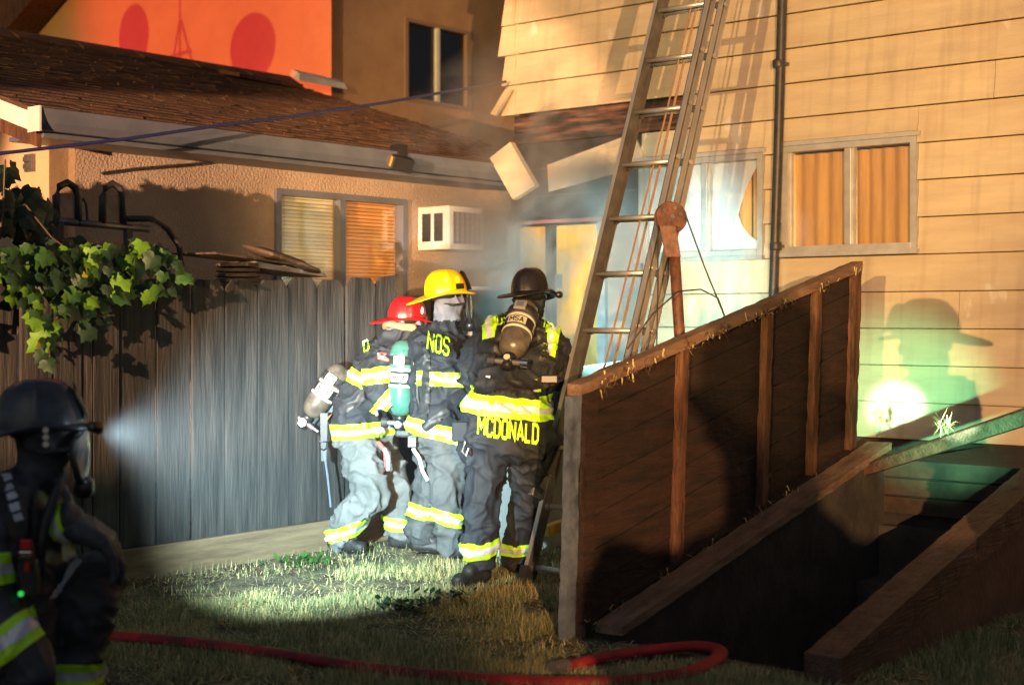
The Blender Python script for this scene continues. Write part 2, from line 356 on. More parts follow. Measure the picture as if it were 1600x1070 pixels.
# dangling siding pieces
def slab(pts, thick, name, m, label, cat, lift):
    """four picture corners on a plane lift metres in front of the wall -> a bent siding piece with thickness"""
    P = [uvz(onv(x, y, CR - lift - dl)) for (x, y, dl) in pts]
    Q = [p + Vector((0, .012 + thick, 0)) for p in P]
    c = sum(P, Vector()) / 4
    o = build(MB().hexa(P + Q), name, m, S=HM, base=frame_at(HM @ c, TH)); tag(o, label, cat); return o
slab([(765, 247, .10), (801, 312, .10), (836, 290, .02), (797, 222, .02)], .05, 'siding_piece', siding, 'short bent siding piece dangling at the burnt house corner', 'siding', .34)
slab([(855, 258, .02), (857, 300, .06), (1012, 258, .02), (990, 208, .0)], .006, 'siding_piece', siding, 'long cream siding strip sagging beneath the charred board', 'siding', .03)
slab([(789, 140, .0), (766, 178, .05), (774, 181, .05), (798, 140, .0)], .02, 'siding_piece', siding, 'thin cream trim strip hanging off the upper house corner', 'siding', .10)
# vent pipe on the wall
pp = [onv(1224, -60, CR - .10), onv(1216, 230, CR - .10), onv(1208, 470, CR - .10), onv(1205, 760, CR - .10)]
vp = thing('vent_pipe', 'black vertical vent pipe running up the siding between two windows', 'pipe', (pp[-1].x, pp[-1].y, 0), TH)
pp[-1].z = .02
build(MB().tube([pp[0] + Vector((.02, 0, 2))] + pp, .037, 14), 'pipe', blackpipe, vp, smooth=True)
for y in (100, 385):
    c = onv(1217 if y < 200 else 1212, y, CR - .10)
    build(MB().lathe([(.045, -.03), (.048, -.02), (.048, .02), (.045, .03)], Matrix.Translation(c), 14), 'coupling', blackpipe, vp, smooth=True)
    build(MB().box((-.05, 0, -.012), (.05, .07, .012), Matrix.Translation(c) @ HM), 'bracket', alud, vp)

# ================================================================== LEFT HOUSE (one storey stucco)
def lu(px, py, c=CL): return uvz(onu(px, py, c))
vc = lu(77, 200).y; VEND = CR + 1.2; GEND = CR - .06
lh = thing('stucco_house', 'low pink stucco house with brown shingle roof behind the wooden fence', 'house', xyz(CL, vc, 0), TH)
LW = (lu(428, 300).y, lu(632, 300).y, 1.25, 0)
lwz1 = onu(530, 303, CL).z
wins0, wins1, wz0 = LW[0], LW[1], 1.30
# front wall as pieces round the window opening
mb = MB()
mb.box((CL - .2, vc, 0), (CL, wins0, 2.86)); mb.box((CL - .2, wins1, 0), (CL, VEND, 2.86))
mb.box((CL - .2, wins0, 0), (CL, wins1, wz0)); mb.box((CL - .2, wins0, lwz1), (CL, wins1, 2.86))
build(mb, 'wall', stucco, lh, HM)
RIDU = -12.7; RIDZ = 4.17; EU = -8.3; EZ = 2.82
sl = (RIDZ - EZ) / (EU - RIDU)
mb = MB().add([(CL, vc + .003, 0), (CL - 4.0, vc + .003, 0), (CL - 4.0, vc + .003, EZ + sl * 4.35 - .12), (CL, vc + .003, EZ + sl * .4 - .12),
               (CL, vc + .2, 0), (CL - 4.0, vc + .2, 0), (CL - 4.0, vc + .2, EZ + sl * 4.35 - .12), (CL, vc + .2, EZ + sl * .4 - .12)],
              [(0, 3, 2, 1), (4, 5, 6, 7), (0, 1, 5, 4), (2, 3, 7, 6), (1, 2, 6, 5), (3, 0, 4, 7)])
for i, v in enumerate(mb.v): mb.v[i] = v - Vector((0, .006, 0)) if i < 4 else v
build(mb, 'gable_wall', stucco_b, lh, HM)
build(MB().box((CL - 4.0, vc + .25, 0), (CL - 3.9, VEND, 4.0)), 'back_wall', stucco_b, lh, HM)
# roof: deck and shingle courses
v0r = vc - .38
def rp(u, v, dz=0): return Vector((u, v, EZ + (EU - u) * sl + dz))
rf = build(MB().hexa([rp(EU, v0r, -.10), rp(EU, VEND, -.10), rp(RIDU, VEND, -.10), rp(RIDU, v0r, -.10), rp(EU, v0r), rp(EU, VEND), rp(RIDU, VEND), rp(RIDU, v0r)]), 'roof', ribwood, lh, HM)
mb = MB(); ncourse = 30; rr = random.Random(3)
for i in range(ncourse):
    ua = EU + .03 - i * (4.43 / ncourse); ub = ua - 4.43 / ncourse - .05
    v = v0r - .02 - rr.random() * .2
    while v < VEND:
        wd = rr.uniform(.18, .34); v2 = min(v + wd, VEND)
        dz = .002 + rr.uniform(0, .010); jit = rr.uniform(0, .035)
        A = [rp(ua + jit, max(v, v0r - .02), .003), rp(ua + jit, v2 - .006, .003), rp(ub, v2 - .006, .003), rp(ub, max(v, v0r - .02), .003)]
        T = [A[0] + Vector((0, 0, dz + .014)), A[1] + Vector((0, 0, dz + .014)), A[2] + Vector((0, 0, .004)), A[3] + Vector((0, 0, .004))]
        if v2 > v0r: mb.hexa(A + T)
        v = v2
o = build(mb, 'shingles', shingle, rf, HM); o['kind'] = 'stuff'
mb = MB()
for i in range(26):
    v = v0r + i * .36
    if v < VEND: mb.hexa([rp(RIDU + .14, v, .02), rp(RIDU + .14, v + .35, .02), rp(RIDU - .05, v + .35, .0), rp(RIDU - .05, v, .0), rp(RIDU + .14, v, .04 + .02 * (i % 2)), rp(RIDU + .14, v + .35, .035), rp(RIDU - .05, v + .35, .09), rp(RIDU - .05, v, .09)])
build(mb, 'ridge_cap', shingle, rf, HM)
# barge board (white) and gutter
build(MB().hexa([rp(EU + .02, v0r - .03, -.13), rp(RIDU, v0r - .03, -.13), rp(RIDU, v0r - .003, -.13), rp(EU + .02, v0r - .003, -.13), rp(EU + .02, v0r - .03, -.01), rp(RIDU, v0r - .03, -.01), rp(RIDU, v0r - .003, -.01), rp(EU + .02, v0r - .003, -.01)]), 'barge_board', white, lh, HM)
build(MB().hexa([rp(EU - .02, v0r + .05, -.24), rp(RIDU, v0r + .05, -.24), rp(RIDU, v0r + .08, -.24), rp(EU - .02, v0r + .05 + .03, -.24), rp(EU - .02, v0r + .05, -.12), rp(RIDU, v0r + .05, -.12), rp(RIDU, v0r + .08, -.12), rp(EU - .02, v0r + .08, -.12)]), 'rake_fascia', ribwood, lh, HM)
gp = [(0, 0), (.07, 0), (.10, .05), (.115, .10), (.12, .135), (.105, .135), (.0, .12)]
vs = []; n = len(gp)
for v in (v0r - .02, GEND): vs += [(EU + .01 + p, v, EZ - .135 + q) for p, q in gp]
build(MB().add(vs, [(i, (i + 1) % n, n + (i + 1) % n, n + i) for i in range(n)] + [tuple(range(n))[::-1], tuple(range(n, 2 * n))]), 'gutter', greymetal, lh, HM)
build(MB().box((EU + .005, v0r - .035, EZ - .15), (EU + .14, v0r - .021, EZ + .01)), 'gutter_end', white, lh, HM)
build(MB().box((CL, vc - .3, EZ - .17), (EU + .01, GEND, EZ - .14)), 'soffit', greymetal, lh, HM)
# window with blinds
zt = lwz1; a, b = wins0, wins1
f = build(MB().box((CL - .06, a, zt - .05), (CL + .035, b, zt)).box((CL - .06, a, wz0), (CL + .035, a + .05, zt - .05)).box((CL - .06, b - .05, wz0), (CL + .035, b, zt - .05)).box((CL - .06, a + .05, wz0), (CL + .035, b - .05, wz0 + .05)), 'window', greymetal, lh, HM)
mv = lu(533, 350).y
build(MB().box((CL - .05, mv - .03, wz0 + .05), (CL + .025, mv + .03, zt - .05)), 'mullion', greymetal, f, HM)
for (p, q) in ((a + .05, mv - .03), (mv + .03, b - .05)):
    build(MB().box((CL - .03, p, wz0 + .05), (CL - .025, q, zt - .05)), 'pane', glass, f, HM)
    z = wz0 + .06; k = 0
    sm = bpy.data.meshes.new('blind_slat')
    base = MB().hexa([(CL - .066, p + .004, 0), (CL - .058, p + .004, -.024), (CL - .058, q - .004, -.024), (CL - .066, q - .004, 0), (CL - .070, p + .004, .001), (CL - .062, p + .004, -.023), (CL - .062, q - .004, -.023), (CL - .070, q - .004, .001)])
    base.v = [HM @ v for v in base.v]; me = base.mesh('blind_slat', WM[f]); me.materials.append(mat('orange_blind', (.80, .40, .10), (.72, .33, .08), 2, .5) if q > mv + .1 else mat('yellow_blind', (.78, .70, .42), (.70, .66, .30), 2, .5))
    while z < zt - .06:
        s_ = bpy.data.objects.new('blind_slat', me); C.objects.link(s_); s_.parent = f; s_.location = (0, 0, z + .024); WM[s_] = WM[f]; z += .030
    build(MB().box((CL - .16, p, wz0 + .03), (CL - .155, q, zt)), 'curtain', curtain if q > mv + .1 else mat('yellow_curtain', (.55, .48, .12), (.42, .40, .10), 2), f, HM)
# gable outlet
c = onv(48, 255, uvz(xyz(0, vc - .01, 0)).y); cc = uvz(c)
o = build(MB().box((cc.x - .05, vc - .03, cc.z - .06), (cc.x + .05, vc - .0035, cc.z + .06)).box((cc.x - .035, vc - .05, cc.z - .04), (cc.x + .035, vc - .0305, cc.z - .008)).box((cc.x - .035, vc - .05, cc.z + .008), (cc.x + .035, vc - .0305, cc.z + .04)), 'outlet_box', alud, lh, HM)

# air conditioner
pc = lu(668, 355); ac = thing('air_conditioner', 'white window air conditioner sticking out of the stucco wall', 'air conditioner', HM @ Vector((CL, lu(652, 355).y, 2.0)), TH)
av0 = lu(652, 355).y; av1 = av0 + .44; az1 = onu(660, 325, CL).z; az0 = az1 - .37; ad = .37
build(MB().box((CL + .005, av0, az0), (CL + ad, av1, az1)), 'casing', white, ac, HM, bevel=.008)
for k in range(2):
    u0 = CL + .06 + k * .14
    build(MB().box((u0, av0 - .004, az0 + .07), (u0 + .10, av0 - .0005, az1 - .06)), 'side_vent', blackplastic, ac, HM)
    for j in range(5): build(MB().box((u0, av0 - .010, az0 + .09 + j * .045), (u0 + .10, av0 - .0045, az0 + .098 + j * .045)), 'louvre', charblack, ac, HM)
build(MB().box((CL + ad + .0005, av0 + .05, az0 + .05), (CL + ad + .004, av1 - .04, az1 - .05)), 'coil', mat('coil_grey', (.35, .30, .32), (.22, .19, .2), 30), ac, HM)
mb = MB()
for k in range(6):
    v = av0 + .06 + k * .065; mb.box((CL + ad + .0045, v, az0 + .05), (CL + ad + .012, v + .007, az1 - .05))
for k in range(6):
    z = az0 + .06 + k * .05; mb.box((CL + ad + .0125, av0 + .05, z), (CL + ad + .016, av1 - .04, z + .006))
build(mb, 'grille', blackplastic, ac, HM)
# eave floodlight (unlit)
p0 = uvz(onu(622, 250, EU + .1)); fl = thing('eave_floodlight', 'small black floodlight bracketed under the gutter above the air conditioner', 'floodlight', HM @ p0, TH)
build(MB().box((p0.x - .05, p0.y - .04, p0.z + .0), (p0.x + .05, p0.y + .06, p0.z + .12)), 'bracket', blackplastic, fl, HM)
Mf = HM @ Matrix.Translation(p0 + Vector((.06, -.02, -.03))) @ Matrix.Rotation(R(25), 4, 'Y') @ Matrix.Rotation(R(-30), 4, 'Z')
build(MB().box((-.06, -.09, -.06), (.05, .09, .05), Mf), 'housing', blackplastic, fl, bevel=.01)
build(MB().box((-.045, -.097, -.045), (.035, -.0905, .035), Mf), 'lens', mat('amber_lens', (.75, .42, .10), None, rough=.25), fl)
# roof debris
def roofpt(px, py):
    k = (px - CX) / F; z_ = (HY - py) / F   # ray: (kY, Y, 1.5+z_Y); roof plane z = EZ + (EU-u)*sl
    Y = (EZ + EU * sl - CAMZ) / (z_ + sl * (k * UX + UY)); return uvz(pix(px, py, Y))
p = roofpt(410, 132)
o = build(MB().hexa([p + Vector(q) for q in ((.1, -.4, .02), (.1, .5, -.0), (-.25, .5, .09), (-.25, -.4, .10), (.1, -.4, .06), (.1, .5, .05), (-.25, .5, .13), (-.25, -.4, .14))]), 'loose_plank', ribwood, S=HM, base=frame_at(HM @ p, TH)); tag(o, 'loose brown board lying on the roof ridge', 'board')
p = roofpt(492, 138)
o = build(MB().hexa([p + Vector(q) for q in ((.12, -.35, .03), (.08, .45, .03), (-.12, .5, .12), (-.1, -.3, .12), (.10, -.33, .12), (.06, .42, .10), (-.11, .45, .17), (-.09, -.28, .20))]), 'crumpled_sheet', white, S=HM, base=frame_at(HM @ p, TH)); tag(o, 'crumpled pale sheet lying near the roof ridge', 'debris')

# ================================================================== BACK BUILDING (two storeys)
CB = -13.6; cB = uvz(onu(518, 60, CB)); vB = cB.y
bb = thing('back_building', 'tall stucco building behind the roof, washed in orange and red light', 'building', xyz(CB, vB, 0), TH)
BW = (lu(632, 100, CB).y, lu(737, 100, CB).y, onu(680, 165, CB).z, onu(680, 38, CB).z)
mb = MB(); EBZ = 6.65
mb.box((CB - .25, vB, 0), (CB, BW[0], EBZ)); mb.box((CB - .25, BW[1], 0), (CB, vB + 9, EBZ)); mb.box((CB - .25, BW[0], 0), (CB, BW[1], BW[2])); mb.box((CB - .25, BW[0], BW[3]), (CB, BW[1], EBZ))
build(mb, 'side_wall', mat('brown_stucco', (.50, .31, .18), (.40, .24, .14), 2, .9, .006, 40), bb, HM)
build(MB().box((CB - 9, vB - .004, 0), (CB - .0, vB + .2, 9.5)), 'front_wall', stucco_b, bb, HM)
build(MB().box((CB - .5, vB + .2, EBZ - .05), (CB + .7, vB + 9, EBZ + .12)), 'eave', charblack, bb, HM)
f = build(MB().box((CB - .1, BW[0], BW[2]), (CB + .02, BW[0] + .06, BW[3])).box((CB - .1, BW[1] - .12, BW[2]), (CB + .02, BW[1], BW[3])).box((CB - .1, BW[0] + .06, BW[3] - .05), (CB + .02, BW[1] - .12, BW[3])).box((CB - .1, BW[0] + .06, BW[2]), (CB + .03, BW[1] - .12, BW[2] + .05)), 'window', mat('brown_frame', (.30, .2, .14), None), bb, HM)
mB = (BW[0] + BW[1]) / 2 - .02
build(MB().box((CB - .08, mB - .03, BW[2] + .05), (CB + .01, mB + .03, BW[3] - .05)), 'mullion', white, f, HM)
build(MB().box((CB - .05, BW[0] + .06, BW[2] + .05), (CB - .045, mB - .03, BW[3] - .05)), 'pane', mat('dark_pane', (.012, .011, .012), None, rough=.08), f, HM)
build(MB().box((CB - .05, mB + .03, BW[2] + .05), (CB - .045, BW[1] - .12, BW[3] - .05)), 'pane', MATS['dark_pane'], f, HM)
# neighbouring rake board at the upper left
q0, q1 = uvz(onv(-60, 130, vB - .55)), uvz(onv(100, -60, vB - .55))
q2 = uvz(onv(-140, 130, vB - .55)); q3 = uvz(onv(20, -60, vB - .55))
dv = Vector((0, .5, 0))
build(MB().hexa([q0, q1, q1 + dv, q0 + dv, q2, q3, q3 + dv, q2 + dv]), 'rake_board', ribwood, bb, HM)

# satellite dishes + mast on the near roof of the off-frame neighbour: they cast the shadows on the orange wall
LT = Vector((-13, 1.5, 6.5))
def toward(px, py, frac):
    s = onv(px, py, vB); return s + (LT - s) * frac
def dish(px, py, rad, frac, label, yaw=0):
    c = toward(px, py, frac); d = (LT - c).normalized()
    root = thing('satellite_dish', label, 'satellite dish', (c.x, c.y, c.z - 1.0))
    M = Matrix.Translation(c) @ (Matrix.Rotation(yaw, 4, 'Z') @ d.to_track_quat('Z', 'Y').to_matrix().to_4x4())
    prof = [(.001, .0), (rad * .5, .02), (rad * .8, .05), (rad, .09), (rad, .10), (rad * .8, .062), (rad * .5, .032), (.001, .012)]
    build(MB().lathe(prof, M, 32), 'reflector', white, root, smooth=True)
    build(MB().tube([c, c - Vector((0, 0, .5)), c - Vector((0, 0, 1.0))], .02), 'mast', alud, root)
    build(MB().tube([c - Vector((0, 0, rad)), c + d * .3 - Vector((0, 0, rad * .6))], .012), 'feed_arm', alud, root)
dish(395, 74, .29, .36, 'round satellite dish on a short mast, facing the orange wall')
dish(203, 58, .29, .36, 'oval satellite dish with a feed arm beside an antenna tripod', R(42))
tp = thing('antenna_tripod', 'thin antenna mast held by a small tripod', 'antenna', toward(282, 140, .36) - Vector((0, 0, .1)))
for (x0, y0, x1, y1) in ((282, -80, 281, 140), (281, 32, 264, 140), (283, 32, 312, 140), (268, 88, 300, 80)):
    build(MB().tube([toward(x0, y0, .36), toward(x1, y1, .36)], .015), 'leg', alud, tp)
# blue cable across
pts = []
for px, py, Y in ((-60, 246, 8.6), (0, 240, 8.8), (80, 231, 9.0), (200, 217, 9.4), (330, 198, 9.9), (450, 183, 10.4), (600, 161, 11.4), (720, 140, 12.2), (790, 128, 12.9)): pts.append(pix(px, py, Y))
o = build(MB().tube(pts, .013, 6), 'cable', blue_cable, base=frame_at(pts[0]), smooth=True); tag(o, 'dark blue cable strung from the vine to the siding corner', 'cable')

# ================================================================== FENCE
fe = thing('wooden_fence', 'weathered dark dog-eared board fence with a kickboard', 'fence', HM @ Vector((CF, 4, 0)), TH)
edges = [-190, -140, -80, -25, 30, 82, 128, 145, 188, 246, 299, 351, 402, 452, 498, 540, 586, 627]
ve = [uvz(onu(x, 500, CF)).y for x in edges]; rr = random.Random(5)
for i in range(len(ve) - 1):
    a, b = ve[i] + .006, ve[i + 1] - .006; off = rr.uniform(-.010, .010)
    mid = (edges[i] + edges[i + 1]) / 2
    top = onu(mid, 433 + (mid - 190) * .006, CF).z + rr.uniform(-.015, .01); bot = .185
    if edges[i] == 128: top -= .05
    ear = min(.045, (b - a) * .25)
    pr = [(a, bot), (b, bot), (b, top - ear * 1.2), (b - ear, top), (a + ear, top), (a, top - ear * 1.2)]
    if i == len(ve) - 2: pr = [(a, bot), (b, bot), (b, top - .16), (b - .03, top - .13), (b - .05, top - .04), (b - .02, top + .02), (a + .05, top - .0), (a, top - .07)]
    n = len(pr)
    vs = [(CF + off, v, z) for v, z in pr] + [(CF + off - .022, v, z) for v, z in pr]
    build(MB().add(vs, [tuple(range(n)), tuple(range(n, 2 * n))[::-1]] + [(k, n + k, n + (k + 1) % n, (k + 1) % n) for k in range(n)]), 'board', fencewood, fe, HM, bevel=.004)
mb = MB().box((CF + .012, ve[0], .0), (CF + .05, ve[-1] + .02, .19)); build(mb, 'kickboard', kickwood, fe, HM, bevel=.006)
for z in (.45, 1.45): build(MB().box((CF - .065, ve[0], z), (CF - .032, ve[-1], z + .09)), 'rail', fencewood, fe, HM)
for x in (130, 440, 620): 
    v = uvz(onu(x, 500, CF)).y; build(MB().box((CF - .15, v - .045, 0), (CF - .066, v + .045, 1.62)), 'post', fencewood, fe, HM)

# things standing behind the fence
def leanbox(name, corners, depth, m, label, cat, c):
    P = [uvz(onu(x, y, c)) for x, y in corners]; Q = [p + Vector((-depth, 0, 0)) for p in P]
    o = build(MB().hexa(P + Q), name, m, S=HM, base=frame_at(HM @ (sum(P, Vector()) / 4), TH), bevel=.004); tag(o, label, cat); return o
# stack of ribbed trays, board on top, round lid
CS = CF - .55
p = uvz(onu(372, 405, CS)); st = thing('tray_stack', 'dark ribbed stack of trays topped by a warped sheet behind the fence', 'trays', HM @ Vector((p.x, p.y, 0)), TH)
for k in range(15):
    z = 1.35 + k * .034; r_ = .17 - .002 * k
    build(MB().lathe([(r_ - .01, 0), (r_, .004), (r_, .022), (r_ - .012, .026)], HM @ Matrix.Translation((p.x, p.y, z)), 20), 'tray', basket, st)
build(MB().box((p.x - .2, p.y - .2, 0), (p.x + .2, p.y + .2, 1.345)), 'stand', charblack, st, HM)
build(MB().hexa([(p.x - .25, p.y - .34, 1.905), (p.x + .2, p.y - .34, 1.895), (p.x + .2, p.y + .36, 1.84), (p.x - .25, p.y + .36, 1.86), (p.x - .25, p.y - .34, 1.915), (p.x + .2, p.y - .34, 1.908), (p.x + .2, p.y + .36, 1.852), (p.x - .25, p.y + .36, 1.872)]), 'warped_sheet', basket, st, HM)
q = uvz(onu(440, 404, CS)); M = HM @ Matrix.Translation((q.x, q.y, q.z)) @ Matrix.Rotation(R(-14), 4, 'X') @ Matrix.Rotation(R(12), 4, 'Y')
o = build(MB().lathe([(.01, -.03), (.20, -.03), (.27, -.015), (.28, .0), (.27, .012), (.18, .02), (.16, .03), (.01, .035)], M, 28), 'round_lid', basket, base=frame_at(M.translation), smooth=True); tag(o, 'round brown lid tilted on the pile behind the fence', 'lid')
o = leanbox('flat_board', [(395, 417), (512, 433), (508, 427), (400, 408)], .35, mat('grey_board', (.25, .25, .3), (.15, .13, .14), 6), 'thin grey board under the round lid behind the fence', 'board', CS + .12)
# metal rack with two chrome hoops behind the vine
p0 = uvz(onu(92, 345, CS)); p1 = uvz(onu(200, 345, CS)); rk = thing('metal_rack', 'dark metal rack with two upright hoops behind the vine', 'rack', HM @ Vector((p0.x, p0.y, 0)), TH)
build(MB().tube([HM @ Vector((CS, p0.y - .1, p0.z)), HM @ Vector((CS, p1.y + .15, p0.z - .02))], .022, 10), 'bar', alud, rk, smooth=True)
for px in (105, 176):
    q = uvz(onu(px, 345, CS)); hp = [(0, -.075, -.02), (0, -.075, .14), (0, -.05, .2), (0, 0, .225), (0, .05, .2), (0, .075, .14), (0, .075, -.02)]
    build(MB().tube([HM @ (q + Vector(h)) for h in hp], .022, 10), 'hoop', blackpipe, rk, smooth=True)
    build(MB().box((q.x - .02, q.y - .045, q.z), (q.x + .0, q.y + .055, q.z + .16)), 'bracket', alud, rk, HM)
q = uvz(onu(130, 345, CS)); build(MB().tube([HM @ (q + Vector(h)) for h in ((0, -.03, 0), (0, -.02, .1), (0, 0, .13), (0, .02, .1), (0, .03, 0))], .008, 6), 'hook', blackpipe, rk)
for v in (p0.y, p1.y): build(MB().box((CS - .02, v - .02, 0), (CS + .02, v + .02, p0.z)), 'upright', blackpipe, rk, HM)
hb = [HM @ (uvz(onu(x, y, CS))) for x, y in ((200, 342), (235, 342), (262, 358), (280, 385), (284, 420), (284, 470))]
hb[-1].z = 0
o = build(MB().tube(hb, .02, 8), 'hose_coil', blackrub, base=frame_at((hb[-1].x, hb[-1].y, 0)), smooth=True); tag(o, 'dark curved pipe bending down behind the vine', 'pipe')
# clutter behind the fighters, between fence end and burnt corner
def clut(name, px0, px1, z0, z1, c, d, m, label, cat, legs=False):
    a, b = uvz(onu(px0, 500, c)).y, uvz(onu(px1, 500, c)).y
    r_ = thing(name, label, cat, HM @ Vector((c, (a + b) / 2, 0)), TH)
    build(MB().box((c - d, a, z0), (c, b, z1)), 'body', m, r_, HM, bevel=.01)
    build(MB().box((c - d - .02, a - .03, z1 + .001), (c + .02, b + .03, z1 + .03)), 'top', greyedge, r_, HM)
    return r_
clut('storage_cabinet', 742, 800, 0, 1.72, -7.9, .5, charblack, 'dark cabinet with a pale top edge below the air conditioner', 'cabinet')
clut('workbench', 650, 742, 0, 1.28, -7.75, .6, charblack, 'dark bench with a pale worktop behind the yellow helmet', 'bench')
clut('grill_cart', 752, 830, 0, 1.36, -7.2, .5, mat('steel_dark', (.06, .06, .065), (.11, .11, .12), 4, .4), 'dark cart with a grey lid behind the two firefighters', 'cart')
pt = HM @ Vector((-8.05, uvz(onu(772, 400, -8.05)).y, 1.752)); pr = thing('potted_plant', 'small green plant standing on the dark cabinet', 'plant', pt)
build(MB().lathe([(.05, 0), (.07, .12), (.072, .13)], Matrix.Translation(pt), 16), 'pot', basket, pr)
mb = MB(); rr = random.Random(9)
for k in range(46):
    a = rr.uniform(0, 6.28); l = rr.uniform(.05, .16); b0 = pt + Vector((rr.uniform(-.04, .04), rr.uniform(-.04, .04), .12 + rr.uniform(0, .08))); d = Vector((math.cos(a), math.sin(a), rr.uniform(.3, 1.2))) * l; s = Vector((-math.sin(a), math.cos(a), 0)) * .02
    mb.add([b0, b0 + d * .5 + s, b0 + d, b0 + d * .5 - s], [(0, 1, 2, 3)])
build(mb, 'foliage', leafm[2], pr)
# pale board leaning behind the ladder foot, yellow-edged
o = leanbox('pale_panel', [(780, 870), (1000, 880), (1000, 560), (780, 590)], .03, mat('pale_panel', (.42, .46, .44), (.32, .36, .35), 2, .7), 'large pale panel propped behind the ladder', 'panel', -5.9)
o = leanbox('yellow_plank', [(858, 838), (960, 800), (960, 785), (858, 822)], .06, mat('yellow_wood', (.60, .40, .06), (.5, .30, .05), 4), 'yellow edged plank leaning low behind the ladder', 'plank', -5.6)

# ================================================================== VINE
vn = thing('grape_vine', 'leafy green vine spilling over the dark fence boards', 'vine', HM @ Vector((CF + .05, uvz(onu(60, 500, CF)).y, 0)), TH)
def leafmesh(i):
    lob = [(0, 0), (.10, -.10), (.34, -.14), (.40, .02), (.56, .20), (.38, .30), (.36, .52), (.18, .56), (0, .86)]
    pts = lob + [(-x, y) for x, y in lob[-2:0:-1]]
    vs = [Vector((0, .26, .05))] + [Vector((x, y, -.16 * abs(x) + .05 * math.sin(7 * x + i) - .12 * y * y)) for x, y in pts]
    n = len(pts); me = bpy.data.meshes.new('leaf'); me.from_pydata(vs, [], [(0, k + 1, (k + 1) % n + 1) for k in range(n)]); me.shade_smooth()
    me.materials.append(leafm[i]); return me
lm = [leafmesh(i) for i in range(4)]
rr = random.Random(21); Wi = WM[vn].inverted()
def leaf(px, py, off, s, kind):
    P = onu(px, py, CF + off); o = bpy.data.objects.new('leaf', lm[kind]); C.objects.link(o); o.parent = vn
    rot = HM.to_3x3().to_4x4() @ Matrix.Rotation(rr.uniform(-.5, .5), 4, 'Z') @ Matrix.Rotation(R(90), 4, 'Z') @ Matrix.Rotation(R(90) + rr.uniform(-.7, .35), 4, 'X') @ Matrix.Rotation(rr.uniform(-.9, .9) + math.pi, 4, 'Z')
    o.matrix_parent_inverse = Matrix.Identity(4)
    o.matrix_local = Wi @ Matrix.Translation(P) @ rot @ Matrix.Scale(s, 4)
blobs = [(20, 420, 60, 40, 34), (75, 440, 55, 45, 36), (130, 410, 55, 30, 30), (60, 405, 60, 22, 24), (175, 395, 60, 22, 30), (140, 465, 45, 28, 22), (70, 505, 18, 40, 12), (75, 550, 14, 18, 6), (150, 505, 18, 12, 5), (255, 450, 26, 16, 8), (230, 400, 40, 25, 18), (275, 425, 20, 16, 8), (185, 440, 40, 25, 14)]
for cx, cy, sx, sy, n in blobs:
    for _ in range(n):
        a = rr.uniform(0, 6.28); q = math.sqrt(rr.random())
        leaf(cx + math.cos(a) * q * sx, cy + math.sin(a) * q * sy, rr.uniform(.02, .30), rr.uniform(.065, .135), rr.choices([0, 1, 2, 3], [4, 5, 7, .4])[0])
for cx, cy, sx, sy, n in [(40, 330, 50, 40, 40), (5, 260, 12, 20, 6), (110, 385, 50, 20, 20)]:
    for _ in range(n):
        a = rr.uniform(0, 6.28); q = math.sqrt(rr.random())
        leaf(cx + math.cos(a) * q * sx, cy + math.sin(a) * q * sy, -rr.uniform(.15, .6), rr.uniform(.10, .16), 2)
for path in ([(0, 440), (60, 430), (110, 460), (75, 520), (78, 560)], [(0, 400), (90, 400), (180, 400), (250, 430), (275, 455)], [(60, 440), (130, 450), (155, 500)], [(0, 330), (40, 320), (80, 370), (120, 400)], [(-20, 520), (-10, 420), (5, 330), (8, 250)]):
    build(MB().tube([onu(x, y, CF + .07) for x, y in path], .006, 5), 'stem', stemm, vn)

rr = random.Random(77); mb = MB()
for _ in range(900):
    t = rr.random(); v = 1.5 + 2.15 * t          # further along the same fence, past the picture's edge
    hi = 2.22 + .22 * noise.noise(Vector((v * 3.1, 1.7, 0))) + .10 * noise.noise(Vector((v * 11, 5, 0)))
    z = 1.3 + (hi - 1.3) * math.sqrt(rr.random()); c = HM @ Vector((CF + rr.uniform(-.15, .25), v, z)); s_ = rr.uniform(.10, .18)
    M = Matrix.Translation(c) @ Euler((rr.uniform(-.8, .8) + 1.5, rr.uniform(-3, 3), rr.uniform(-3, 3))).to_matrix().to_4x4() @ Matrix.Scale(s_, 4)
    me_ = lm[rr.choice((1, 2))]; mb.add([M @ q.co for q in me_.vertices], [list(f_.vertices) for f_ in me_.polygons])
o = build(mb, 'foliage', leafm[1], vn); o['kind'] = 'stuff'

# ================================================================== CELLAR BULKHEAD
SL = .235     # rise of the curbs toward the house
def cz(v): return .05 + (v - PV0) * SL
cb = thing('cellar_bulkhead', 'open wooden cellar bulkhead with sloped curbs beside the house', 'bulkhead', xyz(-3.4, 6.9, 0), TH)
def sloped(u0, u1, v0, v1, t0, t1, name, m, bev=.006, segs=1):
    mb = MB().hexa([(u0, v0, cz(v0) + t0), (u1, v0, cz(v0) + t0), (u1, v1, cz(v1) + t0), (u0, v1, cz(v1) + t0), (u0, v0, cz(v0) + t1), (u1, v0, cz(v0) + t1), (u1, v1, cz(v1) + t1), (u0, v1, cz(v1) + t1)])
    return build(mb, name, m, cb, HM, bevel=bev)
def wedge(u0, u1, v0, v1, zb, t, name, m):
    mb = MB().hexa([(u0, v0, zb), (u1, v0, zb), (u1, v1, zb), (u0, v1, zb), (u0, v0, cz(v0) + t), (u1, v0, cz(v0) + t), (u1, v1, cz(v1) + t), (u0, v1, cz(v1) + t)])
    return build(mb, name, m, cb, HM)
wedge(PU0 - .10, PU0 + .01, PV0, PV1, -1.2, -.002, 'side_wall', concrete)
wedge(PU1 - .01, PU1 + .10, PV0 - .05, PV1, -1.2, -.052, 'side_wall', mat('brown_side', (.10, .052, .03), (.18, .10, .06), 4, .8, .006, 30))
